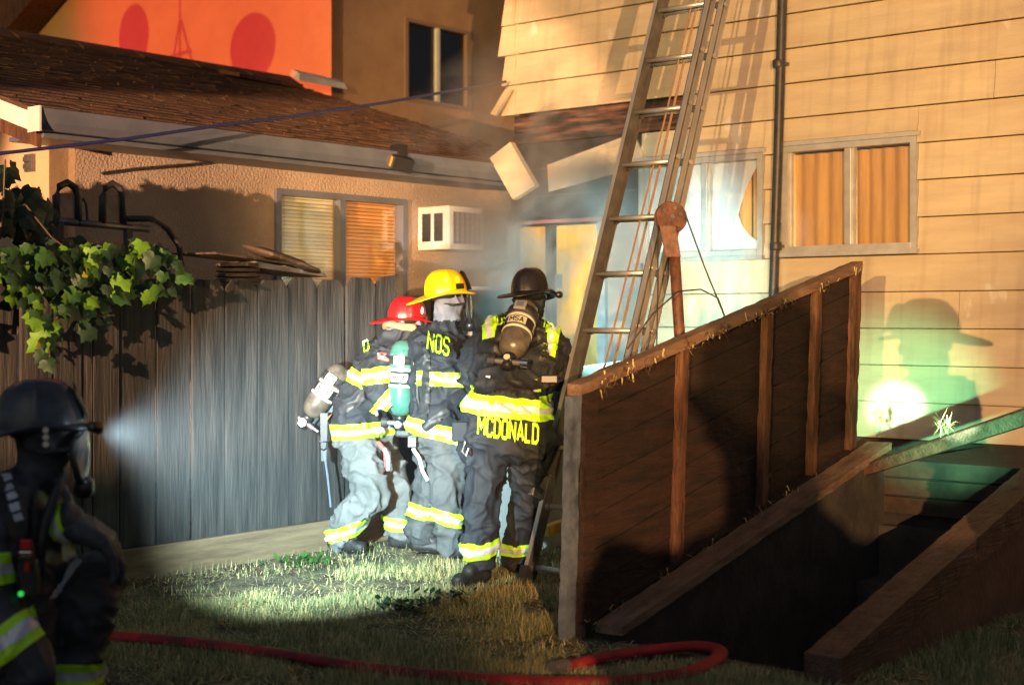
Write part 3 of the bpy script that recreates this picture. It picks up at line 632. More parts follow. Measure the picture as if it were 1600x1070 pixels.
sloped(PU0 - .11, PU0 + .045, PV0 - .05, PV1, .0, .045, 'curb', curbwood)
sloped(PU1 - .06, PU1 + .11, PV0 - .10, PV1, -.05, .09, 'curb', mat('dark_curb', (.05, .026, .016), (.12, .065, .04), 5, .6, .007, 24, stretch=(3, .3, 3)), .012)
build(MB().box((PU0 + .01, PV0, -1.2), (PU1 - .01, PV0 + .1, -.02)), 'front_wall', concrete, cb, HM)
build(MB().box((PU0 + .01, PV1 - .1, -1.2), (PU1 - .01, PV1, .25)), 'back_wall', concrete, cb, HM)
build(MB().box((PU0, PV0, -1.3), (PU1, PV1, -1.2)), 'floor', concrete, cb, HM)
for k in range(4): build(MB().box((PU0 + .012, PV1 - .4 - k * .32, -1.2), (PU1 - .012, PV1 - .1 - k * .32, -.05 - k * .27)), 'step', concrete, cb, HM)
build(MB().box((PU0 - .05, PV1 + .001, .05), (PU1 + .4, CR - .04, .60)), 'hood', charblack, cb, HM, bevel=.01)
for k in range(3): build(MB().box((PU0 - .06, PV1 - .03, .32 + k * .11), (PU1 + .35, PV1 - .001, .42 + k * .11)), 'header_board', mat('dark_header', (.03, .02, .015), (.08, .05, .035), 5), cb, HM, bevel=.004)
# raised plank crossing the top end
a = xyz(PU0 - .02, PV1 - .12, 0); 
P0 = uvz(pix(1326, 740, 8.75)); P1 = uvz(pix(1640, 636, 7.85))
tp_ = [P0 + Vector((0, -.05, -.045)), P1 + Vector((0, -.05, -.06)), P1 + Vector((0, .05, -.06)), P0 + Vector((0, .05, -.045)), P0 + Vector((0, -.05, .02)), P1 + Vector((0, -.05, .03)), P1 + Vector((0, .05, .05)), P0 + Vector((0, .05, .04))]
o = build(MB().hexa(tp_), 'tilted_plank', MATS['dark_curb'], S=HM, base=frame_at(HM @ P0, TH), bevel=.008); tag(o, 'tilted brown plank lying across the top of the cellar opening', 'plank')

# ------------------------------------------------------------------ door leaf, upright
BL = uvz(gnd(884, 1000)); BL = Vector((BL.x, BL.y, .0))
BR = uvz(pix(1327, 712, 8.94)); TLz = 1.19; 
dl = thing('cellar_door', 'heavy plank cellar door standing upright with exposed ribs', 'door', HM @ BL, TH)
ax = (BR - BL); Ld = ax.length; ax.normalize(); up = Vector((.03, 0.01, 1.0))
nrm = Vector((1, 0, 0))    # ribbed face looks toward +u
def dp(s, t, d): return BL + ax * (s * Ld) + up * (t * TLz) + nrm * d
def dbox(s0, s1, t0, t1, d0, d1, name, m, bev=.004):
    return build(MB().hexa([dp(s0, t0, d0), dp(s1, t0, d0), dp(s1, t0, d1), dp(s0, t0, d1), dp(s0, t1, d0), dp(s1, t1, d0), dp(s1, t1, d1), dp(s0, t1, d1)]), name, m, dl, HM, bevel=bev)
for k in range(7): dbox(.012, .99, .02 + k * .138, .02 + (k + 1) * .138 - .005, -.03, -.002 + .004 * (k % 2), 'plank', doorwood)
dbox(0, 1, .955, 1.0, -.035, .05, 'top_rail', mat('rail_wood', (.12, .062, .035), (.27, .16, .10), 6, .7, .006, 30, stretch=(3, .35, 3)))
dbox(.02, 1, .0, .05, -.03, .07, 'bottom_rail', doorwood)
dbox(-.006, .0195, .0, .954, -.033, .012, 'end_board', mat('blue_grey_edge', (.05, .065, .09), (.13, .16, .20), 8, .7, .004, 30))
dbox(.0205, .05, .051, .954, .003, .045, 'stile', doorwood)
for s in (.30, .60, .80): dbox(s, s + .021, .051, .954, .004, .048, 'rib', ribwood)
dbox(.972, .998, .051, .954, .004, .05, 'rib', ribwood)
# dried grass caught on the door rim
def wisps(name, base_pts, n, ln, m, label, seed=1, spread=.05, rise=.7):
    rr = random.Random(seed); mb = MB()
    for _ in range(n):
        p = rr.choice(base_pts) + Vector((rr.uniform(-spread, spread), rr.uniform(-spread, spread), rr.uniform(-.01, .03)))
        d = Vector((rr.gauss(0, 1), rr.gauss(0, 1), rr.gauss(0, rise))).normalized() * ln * rr.uniform(.4, 1.2); s = d.cross(Vector((0, 0, 1))).normalized() * (.0028 if rise > .5 else .0022)
        mid = p + d * .5 + Vector((0, 0, rr.uniform(-.02, .03) if rise > .5 else rr.uniform(0, .012)))
        mb.add([p - s, p + s, mid + s, mid - s, p + d], [(0, 1, 2, 3), (3, 2, 4)], rr.randrange(len(m)))
    o = build(mb, name, m, base=frame_at(base_pts[0])); tag(o, label, 'straw'); return o
wisps('dry_straw', [HM @ dp(random.random(), .955, .05) for _ in range(40)], 420, .05, [grassm[2], basket, ribwood], 'dry straw caught along the top rail of the cellar door', 2, .03)['kind'] = 'stuff'
wisps('dry_straw', [HM @ dp(random.random() * .8, .03, .10) for _ in range(30)], 260, .07, [grassm[2], basket, grassm[3]], 'dry straw gathered along the bottom of the cellar door', 3, .04)['kind'] = 'stuff'
wisps('grass_tuft', [pix(1475, 668, 8.3)], 60, .13, [grassm[2], grassm[0]], 'pale grass tuft lying on the tilted plank', 4, .03)

cl_tex = bpy.data.textures.new('timber_wear', 'CLOUDS'); cl_tex.noise_scale = .09; cl_tex.noise_depth = 3
def roughen(o, k=.016, lv=4):
    for md in list(o.modifiers): o.modifiers.remove(md)
    bm = bmesh.new(); bm.from_mesh(o.data); bmesh.ops.recalc_face_normals(bm, faces=bm.faces)
    for _ in range(6):
        le = [e for e in bm.edges if e.calc_length() > .12]
        if not le: break
        bmesh.ops.subdivide_edges(bm, edges=le, cuts=1, use_grid_fill=True)
    bmesh.ops.subdivide_edges(bm, edges=bm.edges[:], cuts=2, use_grid_fill=True)
    bm.to_mesh(o.data); bm.free()
    nn = [v.normal.copy() for v in o.data.vertices]
    for v, q in zip(o.data.vertices, nn):
        a_ = noise.noise(v.co * 9) * .5 + noise.noise(v.co * 26) * .35 + min(0, noise.noise(v.co * 14 + Vector((7, 1, 3))) + .15) * 1.4
        v.co += q * k * a_
for o_ in list(dl.children) + list(cb.children):
    n_ = o_.name.split('.')[0]
    if n_ in ('rib', 'top_rail', 'bottom_rail', 'end_board', 'stile', 'curb'): roughen(o_, .007)
    elif n_ == 'plank': roughen(o_, .006)
# ------------------------------------------------------------------ pulley post
PB = pix(1066, 780, 8.05); PB.z = 0
ps = thing('pulley_post', 'rusty steel post with a pulley wheel behind the cellar door', 'post', PB)
ptop = pix(1050, 345, 8.05)
build(MB().tube([PB, pix(1062, 525, 8.05), pix(1054, 400, 8.05)], [.034, .031, .031], 14), 'pole', rust, ps, smooth=True)
build(MB().hexa([pix(1030, 352, 8.00), pix(1056, 352, 8.00), pix(1056, 352, 8.06), pix(1030, 352, 8.06), pix(1040, 402, 8.00), pix(1064, 402, 8.00), pix(1064, 402, 8.09), pix(1040, 402, 8.09)]), 'fork', rust, ps, bevel=.004)
Mp = Matrix.Translation(ptop + Vector((.0, .07, .02))) @ Matrix.Rotation(R(80), 4, 'X') @ Matrix.Rotation(R(12), 4, 'Y')
build(MB().lathe([(.02, -.022), (.088, -.022), (.092, -.014), (.078, -.004), (.078, .004), (.092, .014), (.088, .022), (.02, .022)], Mp, 32), 'pulley_wheel', rust, ps, smooth=False, bevel=.002)
for a in (20, 70, 140, 250): 
    c = Mp @ Vector((.055 * math.cos(R(a)), .055 * math.sin(R(a)), .0)); build(MB().lathe([(.011, -.026), (.011, .026)], Matrix.Translation(c) @ Mp.to_3x3().to_4x4(), 10), 'rivet', alud, ps)
build(MB().tube([Mp @ Vector((0, 0, -.04)), Mp @ Vector((0, 0, .03))], .016, 6), 'axle_bolt', alud, ps)
for path in ([(1072, 338, 8.08), (1100, 415, 8.0), (1133, 496, 7.9)], [(1028, 350, 8.08), (1028, 450, 8.0), (1026, 545, 7.95)], [(980, 545, 7.8), (1020, 490, 7.85), (1060, 455, 7.9), (1095, 452, 7.95), (1122, 466, 7.95), (1133, 496, 7.9)]):
    build(MB().tube([pix(*p) for p in path], .0045, 6), 'wire_rope', blackpipe, ps)

# ================================================================== LADDER
A0 = gnd(818, 912); ld = thing('extension_ladder', 'aluminium extension ladder leaning toward the sided house', 'ladder', A0, TH)
q_ = 1.32; hz = 3.36; dirw = Vector((VX * q_, VY * q_, hz)).normalized(); uw = Vector((UX, UY, 0)); nw = dirw.cross(uw).normalized()
if nw.y > 0: nw = -nw
ML = Matrix((( uw.x, nw.x, dirw.x, A0.x), (uw.y, nw.y, dirw.y, A0.y), (uw.z, nw.z, dirw.z, A0.z), (0, 0, 0, 1)))   # local: x across, y toward viewer, z along
LEN = 6.4
def lbox(x0, x1, y0, y1, z0, z1, name, m, par=ld, bev=0): return build(MB().box((x0, y0, z0), (x1, y1, z1), ML), name, m, par, bevel=bev)
def rail(x, y, sgn, z0, z1):
    r_ = lbox(min(x, x + sgn * .006), max(x, x + sgn * .006), y, y + .075, z0, z1, 'rail', alud)
    x2 = x + sgn * .032
    lbox(min(x + sgn * .006, x2), max(x + sgn * .006, x2), y, y + .012, z0, z1, 'flange', alu, r_)
    lbox(min(x + sgn * .006, x2), max(x + sgn * .006, x2), y + .063, y + .075, z0, z1, 'flange', alu, r_)
    return r_
WL = .50
rungs_bed = [.10 + .356 * k for k in range(18)]
for sgn, x in ((1, 0), (-1, WL)):
    # open side of the channel looks outward
    rail(x + sgn * .034, -.04, -sgn, 0.0, LEN); rail(x + sgn * .075, .045, -sgn, .62, LEN + .6)
    lbox(x - .012 if sgn > 0 else x - .04, x + .04 if sgn > 0 else x + .012, -.05, .05, -.02, .10, 'foot', blackrub)
for k, z in enumerate(rungs_bed):
    if z > LEN: break
    build(MB().tube([ML @ Vector((.03, 0, z)), ML @ Vector((WL - .03, 0, z))], .0165, 12), 'rung', alu, ld, smooth=True)
    for x in (.052, WL - .052): build(MB().tube([ML @ Vector((x - .014, 0, z)), ML @ Vector((x + .014, 0, z))], .024, 12), 'rung_plate', alud, ld)
    if z > .7:
        build(MB().tube([ML @ Vector((.075, .085, z - .03)), ML @ Vector((WL - .075, .085, z - .03))], .0145, 12), 'rung', alu, ld, smooth=True)
        for yy in (0, .083):
            c = ML @ Vector((WL + .002, yy, z)); build(MB().lathe([(.016, -.005), (.016, .005)], ML @ Matrix.Translation((WL - .036 if yy > 0 else WL + .0, yy, z)) @ Matrix.Rotation(R(90), 4, 'Y'), 12), 'rivet', alu, ld)
lbox(WL - .02, WL + .03, .03, .16, .50, .78, 'pawl', alud, bev=.006); lbox(-.01, .03, .03, .14, .48, .76, 'pawl', alud, bev=.006)
build(MB().tube([ML @ Vector((WL * .58, .02, 1.0)), ML @ Vector((WL * .60, .02, 3.0)), ML @ Vector((WL * .62, .02, 6.5))], .008, 6), 'halyard', mat('halyard_rope', (.20, .11, .07), (.3, .18, .12), 60), ld)
build(MB().tube([ML @ Vector((WL * .50, .05, 1.1)), ML @ Vector((WL * .56, .05, 3.0)), ML @ Vector((WL * .60, .05, 6.5))], .006, 6), 'halyard', MATS['halyard_rope'], ld)

# ================================================================== HOSE
def gpath(pts, z): return [gnd(x, y, z) for x, y in pts]
def smoothpath(P, n=8):
    out = []
    for i in range(len(P) - 1):
        p0, p1, p2, p3 = P[max(i - 1, 0)], P[i], P[i + 1], P[min(i + 2, len(P) - 1)]
        for k in range(n):
            t = k / n; out.append(.5 * ((2 * p1) + (-p0 + p2) * t + (2 * p0 - 5 * p1 + 4 * p2 - p3) * t * t + (-p0 + 3 * p1 - 3 * p2 + p3) * t ** 3))
    return out + [P[-1]]
hz_ = .032
P = smoothpath(gpath([(-80, 985), (60, 990), (165, 994), (290, 1004), (440, 1023), (560, 1042), (700, 1057), (850, 1066), (980, 1064), (1070, 1052), (1118, 1032), (1122, 1016), (1085, 1010), (1020, 1016), (950, 1027), (880, 1043)], hz_), 8)
hs = thing('fire_hose', 'flat red fire hose snaking over the lawn to the cellar', 'hose', (P[30].x, P[30].y, 0))
hm_ = MB().tube(P, .036, 14)
for v_ in hm_.v: v_.z = .036 + (v_.z - .032) * .62
build(hm_, 'jacket', redhose, hs, smooth=True)
e = P[-1]; d = (P[-1] - P[-2]).normalized()
build(MB().tube([e - d * .02, e + d * .07], .036, 14), 'coupling', alud, hs)

# ================================================================== GRASS
mb = MB(); rr = random.Random(11); cnt = 0
def okg(p):
    q = uvz(p)
    if q.x < CF + .06: return False
    if PU0 - .14 < q.x < PU1 + .13 and PV0 - .12 < q.y: return False
    if q.y > CR - .05: return False
    return True
while cnt < 120000:
    py = rr.uniform(800, 1110); px = rr.uniform(-60, 1660); p = gnd(px, py)
    if rr.random() > (6.5 / p.y) ** 1.2: continue
    if not okg(p): continue
    den = noise.noise(p * 1.3) + .5 * noise.noise(p * 4)
    if den < -.18 and rr.random() < .85: continue
    if uvz(p).x < CF + .75 + .4 * noise.noise(p * 2.5) and rr.random() < .8: continue
    dry = noise.noise(p * 1.7 + Vector((9, 3, 1))) + .4 * noise.noise(p * 6)
    wgt = [3, 2.5 + 4 * max(dry, 0), 1.5 + 6 * max(dry, 0), max(.3, 2 - 3 * max(dry, 0))]
    mi = rr.choices(range(4), wgt)[0]
    a = rr.uniform(0, 6.28); h = rr.uniform(.014, .055) * (1 + .8 * den); l = rr.uniform(.008, .045)
    if rr.random() < .11: l = rr.uniform(.05, .14); h *= .7; mi = rr.choice((1, 2))
    s = Vector((-math.sin(a), math.cos(a), 0)) * rr.uniform(.0012, .0028); d = Vector((math.cos(a), math.sin(a), 0)) * l
    mb.add([p - s, p + s, p + d + Vector((0, 0, h))], [(0, 1, 2)], mi); cnt += 1
o = build(mb, 'lawn_grass', grassm); o['kind'] = 'stuff'; o['label'] = 'short half-dry lawn grass'; o['category'] = 'grass'
lp_ = []
while len(lp_) < 500:
    q = gnd(rr.uniform(150, 1600), rr.uniform(850, 1090))
    if okg(q) and noise.noise(q * 1.9 + Vector((4, 4, 4))) > -.05: lp_.append(q)
o = wisps('dry_straw', lp_, 4200, .085, [grassm[2], grassm[1]], 'pale dry straw strewn over the lawn', 12, .10, .10); o['kind'] = 'stuff'
lp_ = [gnd(x_, 889 + (x_ - 560) * .02) for x_ in range(575, 690, 8)]
wisps('grass_clump', lp_, 90, .17, [mat('teal_grass', (.03, .13, .07), None, rough=.6), grassm[0]], 'long green grass strands flattened beside the yellow helmeted firefighter', 13, .04, .15)
lp_ = [gnd(x_, 915 + (x_ - 200) * -.10) for x_ in range(190, 500, 12)]
o = wisps('dry_straw', lp_, 700, .06, [grassm[2], basket, ribwood], 'brown dry straw gathered along the foot of the fence', 14, .12, .2); o['kind'] = 'stuff'
def weed(px, py, n, size, kind, label):
    p = gnd(px, py); root = thing('weed', label, 'weed', p)
    mb = MB()
    for _ in range(n):
        a = rr.uniform(0, 6.28); q = p + Vector((rr.gauss(0, size), rr.gauss(0, size * .7), rr.uniform(.0, .05))); l = rr.uniform(.025, .06); d = Vector((math.cos(a), math.sin(a), rr.uniform(.1, .9))) * l; s = Vector((-math.sin(a), math.cos(a), 0)) * l * .33
        mb.add([q, q + d * .5 + s, q + d, q + d * .5 - s], [(0, 1, 2, 3)])
    build(mb, 'foliage', leafm[kind], root)
weed(640, 955, 110, .09, 2, 'low leafy weed patch in the middle of the lawn')
weed(700, 940, 50, .06, 2, 'small leafy weed near the boot of the bending firefighter')
weed(470, 885, 90, .08, 1, 'leafy weed clump at the foot of the fence')
# ================================================================== PEOPLE
def hullmesh(balls):
    bm = bmesh.new()
    for p, r in balls:
        bmesh.ops.create_icosphere(bm, subdivisions=2, radius=r, matrix=Matrix.Translation(p))
    res = bmesh.ops.convex_hull(bm, input=bm.verts)
    junk = [e for e in res['geom_interior'] if isinstance(e, bmesh.types.BMVert)] + [e for e in res['geom_unused'] if isinstance(e, bmesh.types.BMVert)]
    bmesh.ops.delete(bm, geom=list(set(junk)), context='VERTS')
    return bm
def bodymesh(hulls, voxel=.012, smooth=5, fold=.012, seed=0):
    """one continuous surface: tapered hulls fused by voxel remesh, smoothed, then creased like heavy cloth"""
    me = bpy.data.meshes.new('raw'); bm = bmesh.new()
    for h in hulls:
        b = hullmesh(h); t = bpy.data.meshes.new('t'); b.to_mesh(t); b.free(); bm.from_mesh(t); bpy.data.meshes.remove(t)
    bm.to_mesh(me); bm.free()
    o = bpy.data.objects.new('raw', me); C.objects.link(o)
    md = o.modifiers.new('r', 'REMESH'); md.mode = 'VOXEL'; md.voxel_size = voxel
    md = o.modifiers.new('s', 'SMOOTH'); md.factor = .5; md.iterations = smooth
    bpy.context.view_layer.update()
    out = bpy.data.meshes.new_from_object(o.evaluated_get(bpy.context.evaluated_depsgraph_get()))
    bpy.data.objects.remove(o); bpy.data.meshes.remove(me)
    nn = [v.normal.copy() for v in out.vertices]; sd = Vector((seed * 3.1, seed * 1.7, 0))
    for v, n in zip(out.vertices, nn):
        c = v.co + sd
        a = (1 - abs(noise.noise(Vector((c.x * 5, c.y * 5, c.z * 9 + 3 * noise.noise(c * 3)))))) ** 6
        b = noise.noise(Vector((c.x * 13, c.y * 13, c.z * 20)))
        e = (1 - abs(noise.noise(Vector((c.x * 8 + c.z * 6, c.y * 8, c.z * 7 - c.x * 5))))) ** 7
        g_ = noise.noise(c * 5.5)
        v.co += n * (fold * (a * 1.5 + b * .35 + e * 1.2 + g_ * .9 - .9))
    out.update(); out.shade_smooth(); return out
class Person:
    def __init__(s, label, base, hulls, mats=None, name='person', group=None, fold=.018, seed=0, voxel=.011):
        s.root = thing(name, label, 'person', base, 0, group)
        me = bodymesh(hulls, voxel=voxel, fold=fold, seed=seed)
        s.me = me.copy(); s.bvh = BVHTree.FromPolygons([v.co.copy() for v in me.vertices], [tuple(p.vertices) for p in me.polygons])
        me.transform(WM[s.root].inverted()); me.name = 'body'
        s.body = finish(bpy.data.objects.new('body', me), None, s.root, mats or [gear], True)
    def paint(s, idx, fn):
        for p in s.body.data.polygons:
            if fn(WM[s.root] @ p.center): p.material_index = idx
    def cut(s, planes, keep, off):
        bm = bmesh.new(); bm.from_mesh(s.me)
        for co, no in planes:
            bmesh.ops.bisect_plane(bm, geom=bm.verts[:] + bm.edges[:] + bm.faces[:], plane_co=co, plane_no=no, clear_outer=True)
        bad = [f for f in bm.faces if not keep(f.calc_center_median(), f.normal)]
        bmesh.ops.delete(bm, geom=bad, context='FACES'); bm.normal_update()
        left = set(bm.faces); isl = []
        while left:
            st = [left.pop()]; cur = list(st)
            while st:
                for e in st.pop().edges:
                    for g_ in e.link_faces:
                        if g_ in left: left.discard(g_); st.append(g_); cur.append(g_)
            isl.append(cur)
        if len(isl) > 1:
            isl.sort(key=lambda c_: -sum(f.calc_area() for f in c_))
            bmesh.ops.delete(bm, geom=[f for c_ in isl[1:] for f in c_], context='FACES')
        nv = {v.index: v.normal.copy() for v in bm.verts}
        bm.verts.index_update()
        for v in bm.verts: v.co += v.normal * off
        mb = MB(); bm.verts.index_update(); mb.add([v.co.copy() for v in bm.verts], [[v.index for v in f.verts] for f in bm.faces]); bm.free(); return mb
    def ring(s, c, axis, w, rmax, name, m, off=.006, keep=None, parent=None):
        axis = axis.normalized()
        k = lambda p, n: ((p - c) - axis * (p - c).dot(axis)).length < rmax and (keep is None or keep(p, n))
        mb = s.cut([(c + axis * w / 2, axis), (c - axis * w / 2, -axis)], k, off)
        if mb.f: return build(mb, name, m, parent or s.root, smooth=True)
    def band(s, c, axis, w, rmax, keep=None):
        b = s.ring(c, axis, w, rmax, 'reflective_band', lime, .006, keep)
        if b: s.ring(c, axis, w * .36, rmax, 'silver_strip', silver, .0085, keep, b)
    def strip(s, p0, p1, w, name, m, off=.007, depth=.5, parent=None, face=None):
        """a straight strip laid on the side of the body that faces the camera, from p0 to p1"""
        d = (p1 - p0).normalized(); view = ((p0 + p1) / 2 - cam.location).normalized() if face is None else face
        side = d.cross(view).normalized()
        pl = [(p1, d), (p0, -d), ((p0 + p1) / 2 + side * w / 2, side), ((p0 + p1) / 2 - side * w / 2, -side)]
        mid = (p0 + p1) / 2
        mb = s.cut(pl, lambda p, n: n.dot(view) < -.05 and abs((p - mid).dot(view)) < depth, off)
        if mb.f: return build(mb, name, m, parent or s.root, smooth=True)
    def trim(s, p0, p1, w):
        b = s.strip(p0, p1, w, 'reflective_band', lime)
        if b: s.strip(p0, p1, w * .36, 'silver_strip', silver, .0095, parent=b)
    def text(s, txt, c, h, slope, m, bold=.16, squeeze=1.0, name='lettering'):
        """flat lettering pressed on the cloth: every corner is cast onto the surface along the sight line"""
        vs, fs = textmesh(txt, h, bold); view = (c - cam.location).normalized(); mb = MB(); out = []
        sx = Vector((1, 0, 0)); 
        for v in vs:
            x, y = v.x * squeeze, v.y; p = c + Vector((x * math.cos(slope) - y * math.sin(slope) * .3, 0, y + x * math.sin(slope)))
            d = (p - cam.location).normalized(); hit = s.bvh.ray_cast(p - d * 1.0, d, 2.5)
            best = None
            for dx_ in (-.03, 0, .03):
                for dz_ in (-.03, 0, .03):
                    q_ = p + Vector((dx_, 0, dz_)); h_ = s.bvh.ray_cast(q_ - d * 1.0, d, 2.5)
                    if h_[0] is not None and (best is None or h_[3] < best): best = h_[3]
            if hit[0] is None: out.append(p); continue
            out.append(p - d * 1.0 + d * (min(hit[3], max(best, hit[3] - .02)) - .008))
        return build(mb.add(out, fs), name, m, s.root)
def axisM(p, z, x=None):
    z = Vector(z).normalized(); x = Vector(x or (1, 0, 0)); y = z.cross(x).normalized(); x = y.cross(z).normalized()
    return Matrix(((x.x, y.x, z.x, p[0]), (x.y, y.y, z.y, p[1]), (x.z, y.z, z.z, p[2]), (0, 0, 0, 1)))
def helmet(per, c, fwd, up, shell, trimm, shield=True, light=None, patch=None, s=1.0):
    """fire helmet: ribbed dome, wide brim with a long tail at the back, front shield. c = centre of the brim"""
    up = Vector(up).normalized(); fwd = Vector(fwd); fwd = (fwd - up * fwd.dot(up)).normalized(); M = axisM(c, up, fwd) @ Matrix.Scale(s, 4)
    n = 64; m = 16; vs = []; fs = []
    for j in range(m + 1):
        t = j / m * math.pi / 2
        for k in range(n):
            a = 2 * math.pi * k / n
            rib = max(0, math.cos(a * 4)) ** 14 * .007 * (math.cos(t) * .4 + .6 * math.sin(2 * t) + .25)
            rx, ry, rz = .135, .112, .150; ct = math.cos(t) ** .75; st = math.sin(t)
            vs.append(M @ Vector(((rx + rib) * ct * math.cos(a), (ry + rib) * ct * math.sin(a), (rz + rib * .6) * st ** .95)))
    for j in range(m):
        for k in range(n): fs.append((j * n + k, j * n + (k + 1) % n, (j + 1) * n + (k + 1) % n, (j + 1) * n + k))
    dome = build(MB().add(vs, fs), 'helmet', shell, per.root, smooth=True)
    vs = []; fs = []; rings = [(0, 0), (.35, -.004), (.75, -.012), (1.0, -.010), (1.0, -.018), (.7, -.022), (0, -.014)]
    for fr, dz in rings:
        for k in range(n):
            a = 2 * math.pi * k / n; back = max(0, -math.cos(a)); fr_ = max(0, math.cos(a))
            ext = .034 + .095 * back ** 1.6 + .022 * fr_ ** 2; droop = -.035 * back ** 2 - .008 * fr_ + .02 * abs(math.sin(a)) ** 3
            vs.append(M @ Vector(((.132 + ext * fr) * math.cos(a), (.109 + ext * fr) * math.sin(a), dz + droop * fr ** 1.5)))
    for j in range(len(rings) - 1):
        for k in range(n): fs.append((j * n + k, j * n + (k + 1) % n, (j + 1) * n + (k + 1) % n, (j + 1) * n + k))
    build(MB().add(vs, fs), 'brim', trimm, dome, smooth=True)
    if shield:
        sh = [(-.045, .0), (.045, .0), (.055, .07), (.05, .125), (.028, .15), (0, .16), (-.028, .15), (-.05, .125), (-.055, .07)]; q = len(sh)
        vs = [M @ Vector((.150 - z * .26, y, z * .78 + .008)) for y, z in sh] + [M @ Vector((.158 - z * .26, y, z * .78 + .008)) for y, z in sh]
        build(MB().add(vs, [tuple(range(q)), tuple(range(q, 2 * q))[::-1]] + [(k, (k + 1) % q, q + (k + 1) % q, q + k) for k in range(q)]), 'front_shield', blackleather, dome)
    # cap lining under the shell
    build(MB().lathe([(.06, -.05), (.095, -.03), (.10, .0), (.095, .03)], M, 24), 'liner', blackplastic, dome, smooth=True)
    if light:
        lp = M @ Vector(light); 
        return dome, M, lp
    return dome, M, None
def lathe_cap(L, r):
    return [(.02, 0), (r * .55, .012), (r * .86, .04), (r, .085), (r, L - .085), (r * .86, L - .04), (r * .6, L - .012), (.028, L)]
def scba(per, p0, p1, r, out, shellm, label=True, name='air_cylinder', roll=0):
    """air cylinder from the valve end p0 to the round end p1; 'out' points away from the wearer's back"""
    ax_ = p1 - p0; L = ax_.length; M = axisM(p0, ax_, out) ; M = M @ Matrix.Rotation(roll, 4, 'Z')
    cy = build(MB().lathe(lathe_cap(L, r), M, 32), name, shellm, per.root, smooth=True)
    for z in (L * .40, L * .62): build(MB().lathe([(r, z - .009), (r + .0025, z - .008), (r + .0025, z + .008), (r, z + .009)], M, 32), 'label_stripe', labelw, cy, smooth=True)
    build(MB().lathe([(r, L * .43), (r + .0018, L * .432), (r + .0018, L * .588), (r, L * .59)], M, 32), 'label', labelb, cy, smooth=True)
    def wrap(x, y, rad): return M @ Vector((rad * math.cos(x / rad), rad * math.sin(x / rad), y))
    for ang in (0, 2.1, -2.1):
        vs = []; n = 8; hw, hh = .058, .026; zc = L * .51
        for j in (0, 1):
            for k in range(n + 1): vs.append(wrap((k / n - .5) * 2 * hw + ang * r, zc + (j - .5) * 2 * hh, r + .0032))
        build(MB().add(vs, [(k, k + 1, n + 2 + k, n + 1 + k) for k in range(n)]), 'label_plate', labelw, cy)
        tv, tf = textmesh('MSA', .034, .2)
        build(MB().add([wrap(v.x + ang * r, zc + v.y, r + .0044) for v in tv], tf), 'lettering', labelb, cy)
    # retaining strap with buckle
    zs = L * .74
    st_ = build(MB().lathe([(r, zs - .026), (r + .006, zs - .024), (r + .006, zs + .024), (r, zs + .026)], M, 32), 'strap', blackrub, per.root, smooth=True)
    bx_ = build(MB().box((r + .007, -.035, zs - .03), (r + .022, .035, zs + .03), M), 'buckle', alu, st_, bevel=.005)
    build(MB().box((r + .0225, -.02, zs - .016), (r + .027, .02, zs + .016), M), 'buckle_plate', greymetal, st_)
    # valve, gauge, handwheel
    v = build(MB().lathe([(.026, -.09), (.030, -.085), (.030, -.03), (.036, -.025), (.036, .0), (.026, .012)], M, 16), 'valve', blackplastic, per.root, smooth=True)
    build(MB().tube([M @ Vector((0, -.085, -.045)), M @ Vector((0, .085, -.045))], .017, 12), 'valve_arm', alud, v)
    for sg in (-1, 1): build(MB().tube([M @ Vector((0, sg * .075, -.045)), M @ Vector((0, sg * .115, -.045))], .030, 14), 'handwheel', blackrub if sg < 0 else chrome, v)
    build(MB().tube([M @ Vector((.028, 0, -.05)), M @ Vector((.05, 0, -.05))], .024, 16), 'gauge', chrome, v); build(MB().tube([M @ Vector((.0505, 0, -.05)), M @ Vector((.052, 0, -.05))], .019, 16), 'gauge_face', labelw, v)
    # back plate behind the cylinder
    build(MB().box((-r - .045, -.11, .02), (-r - .012, .11, L * .62), M), 'back_plate', blackplastic, per.root, bevel=.012)
    build(MB().box((-r - .04, -.05, -.14), (-r + .0, .05, .03), M), 'lumbar_pack', blackrub, per.root, bevel=.015)
    return M, L
def glove(per, wrist, tip_dir, palm_n, size=1.0, m=None, curl=.5):
    """palm plus five bent fingers of different length, fused into one glove"""
    d = Vector(tip_dir).normalized(); n = Vector(palm_n); n = (n - d * n.dot(d)).normalized(); s = d.cross(n)
    S = size; H = []
    P = lambda a, b, c: wrist + d * a * S + s * b * S + n * c * S
    H.append([(P(0, 0, 0), .036 * S), (P(.04, -.025, 0), .03 * S), (P(.04, .025, 0), .03 * S), (P(.095, -.034, 0), .02 * S), (P(.095, .034, 0), .02 * S)])
    for b, l in ((-.036, .068), (-.012, .082), (.013, .078), (.036, .060)):
        k0 = P(.095, b, 0); k1 = P(.095 + l * .48, b * 1.12, curl * .022); k2 = P(.095 + l * .80, b * 1.15, curl * .055); k3 = P(.095 + l * .9, b * 1.15, curl * .085)
        H += [[(k0, .0135 * S), (k1, .0130 * S)], [(k1, .0130 * S), (k2, .012 * S)], [(k2, .012 * S), (k3, .0105 * S)]]
    t0 = P(.03, .035, .012); t1 = P(.065, .064, .03); t2 = P(.10, .066, .045)
    H += [[(t0, .018 * S), (t1, .0155 * S)], [(t1, .0155 * S), (t2, .0125 * S)]]
    me = bodymesh(H, voxel=.0055, smooth=2, fold=.003); me.transform(WM[per.root].inverted()); me.name = 'glove'
    return finish(bpy.data.objects.new('glove', me), None, per.root, [m or gear], True)
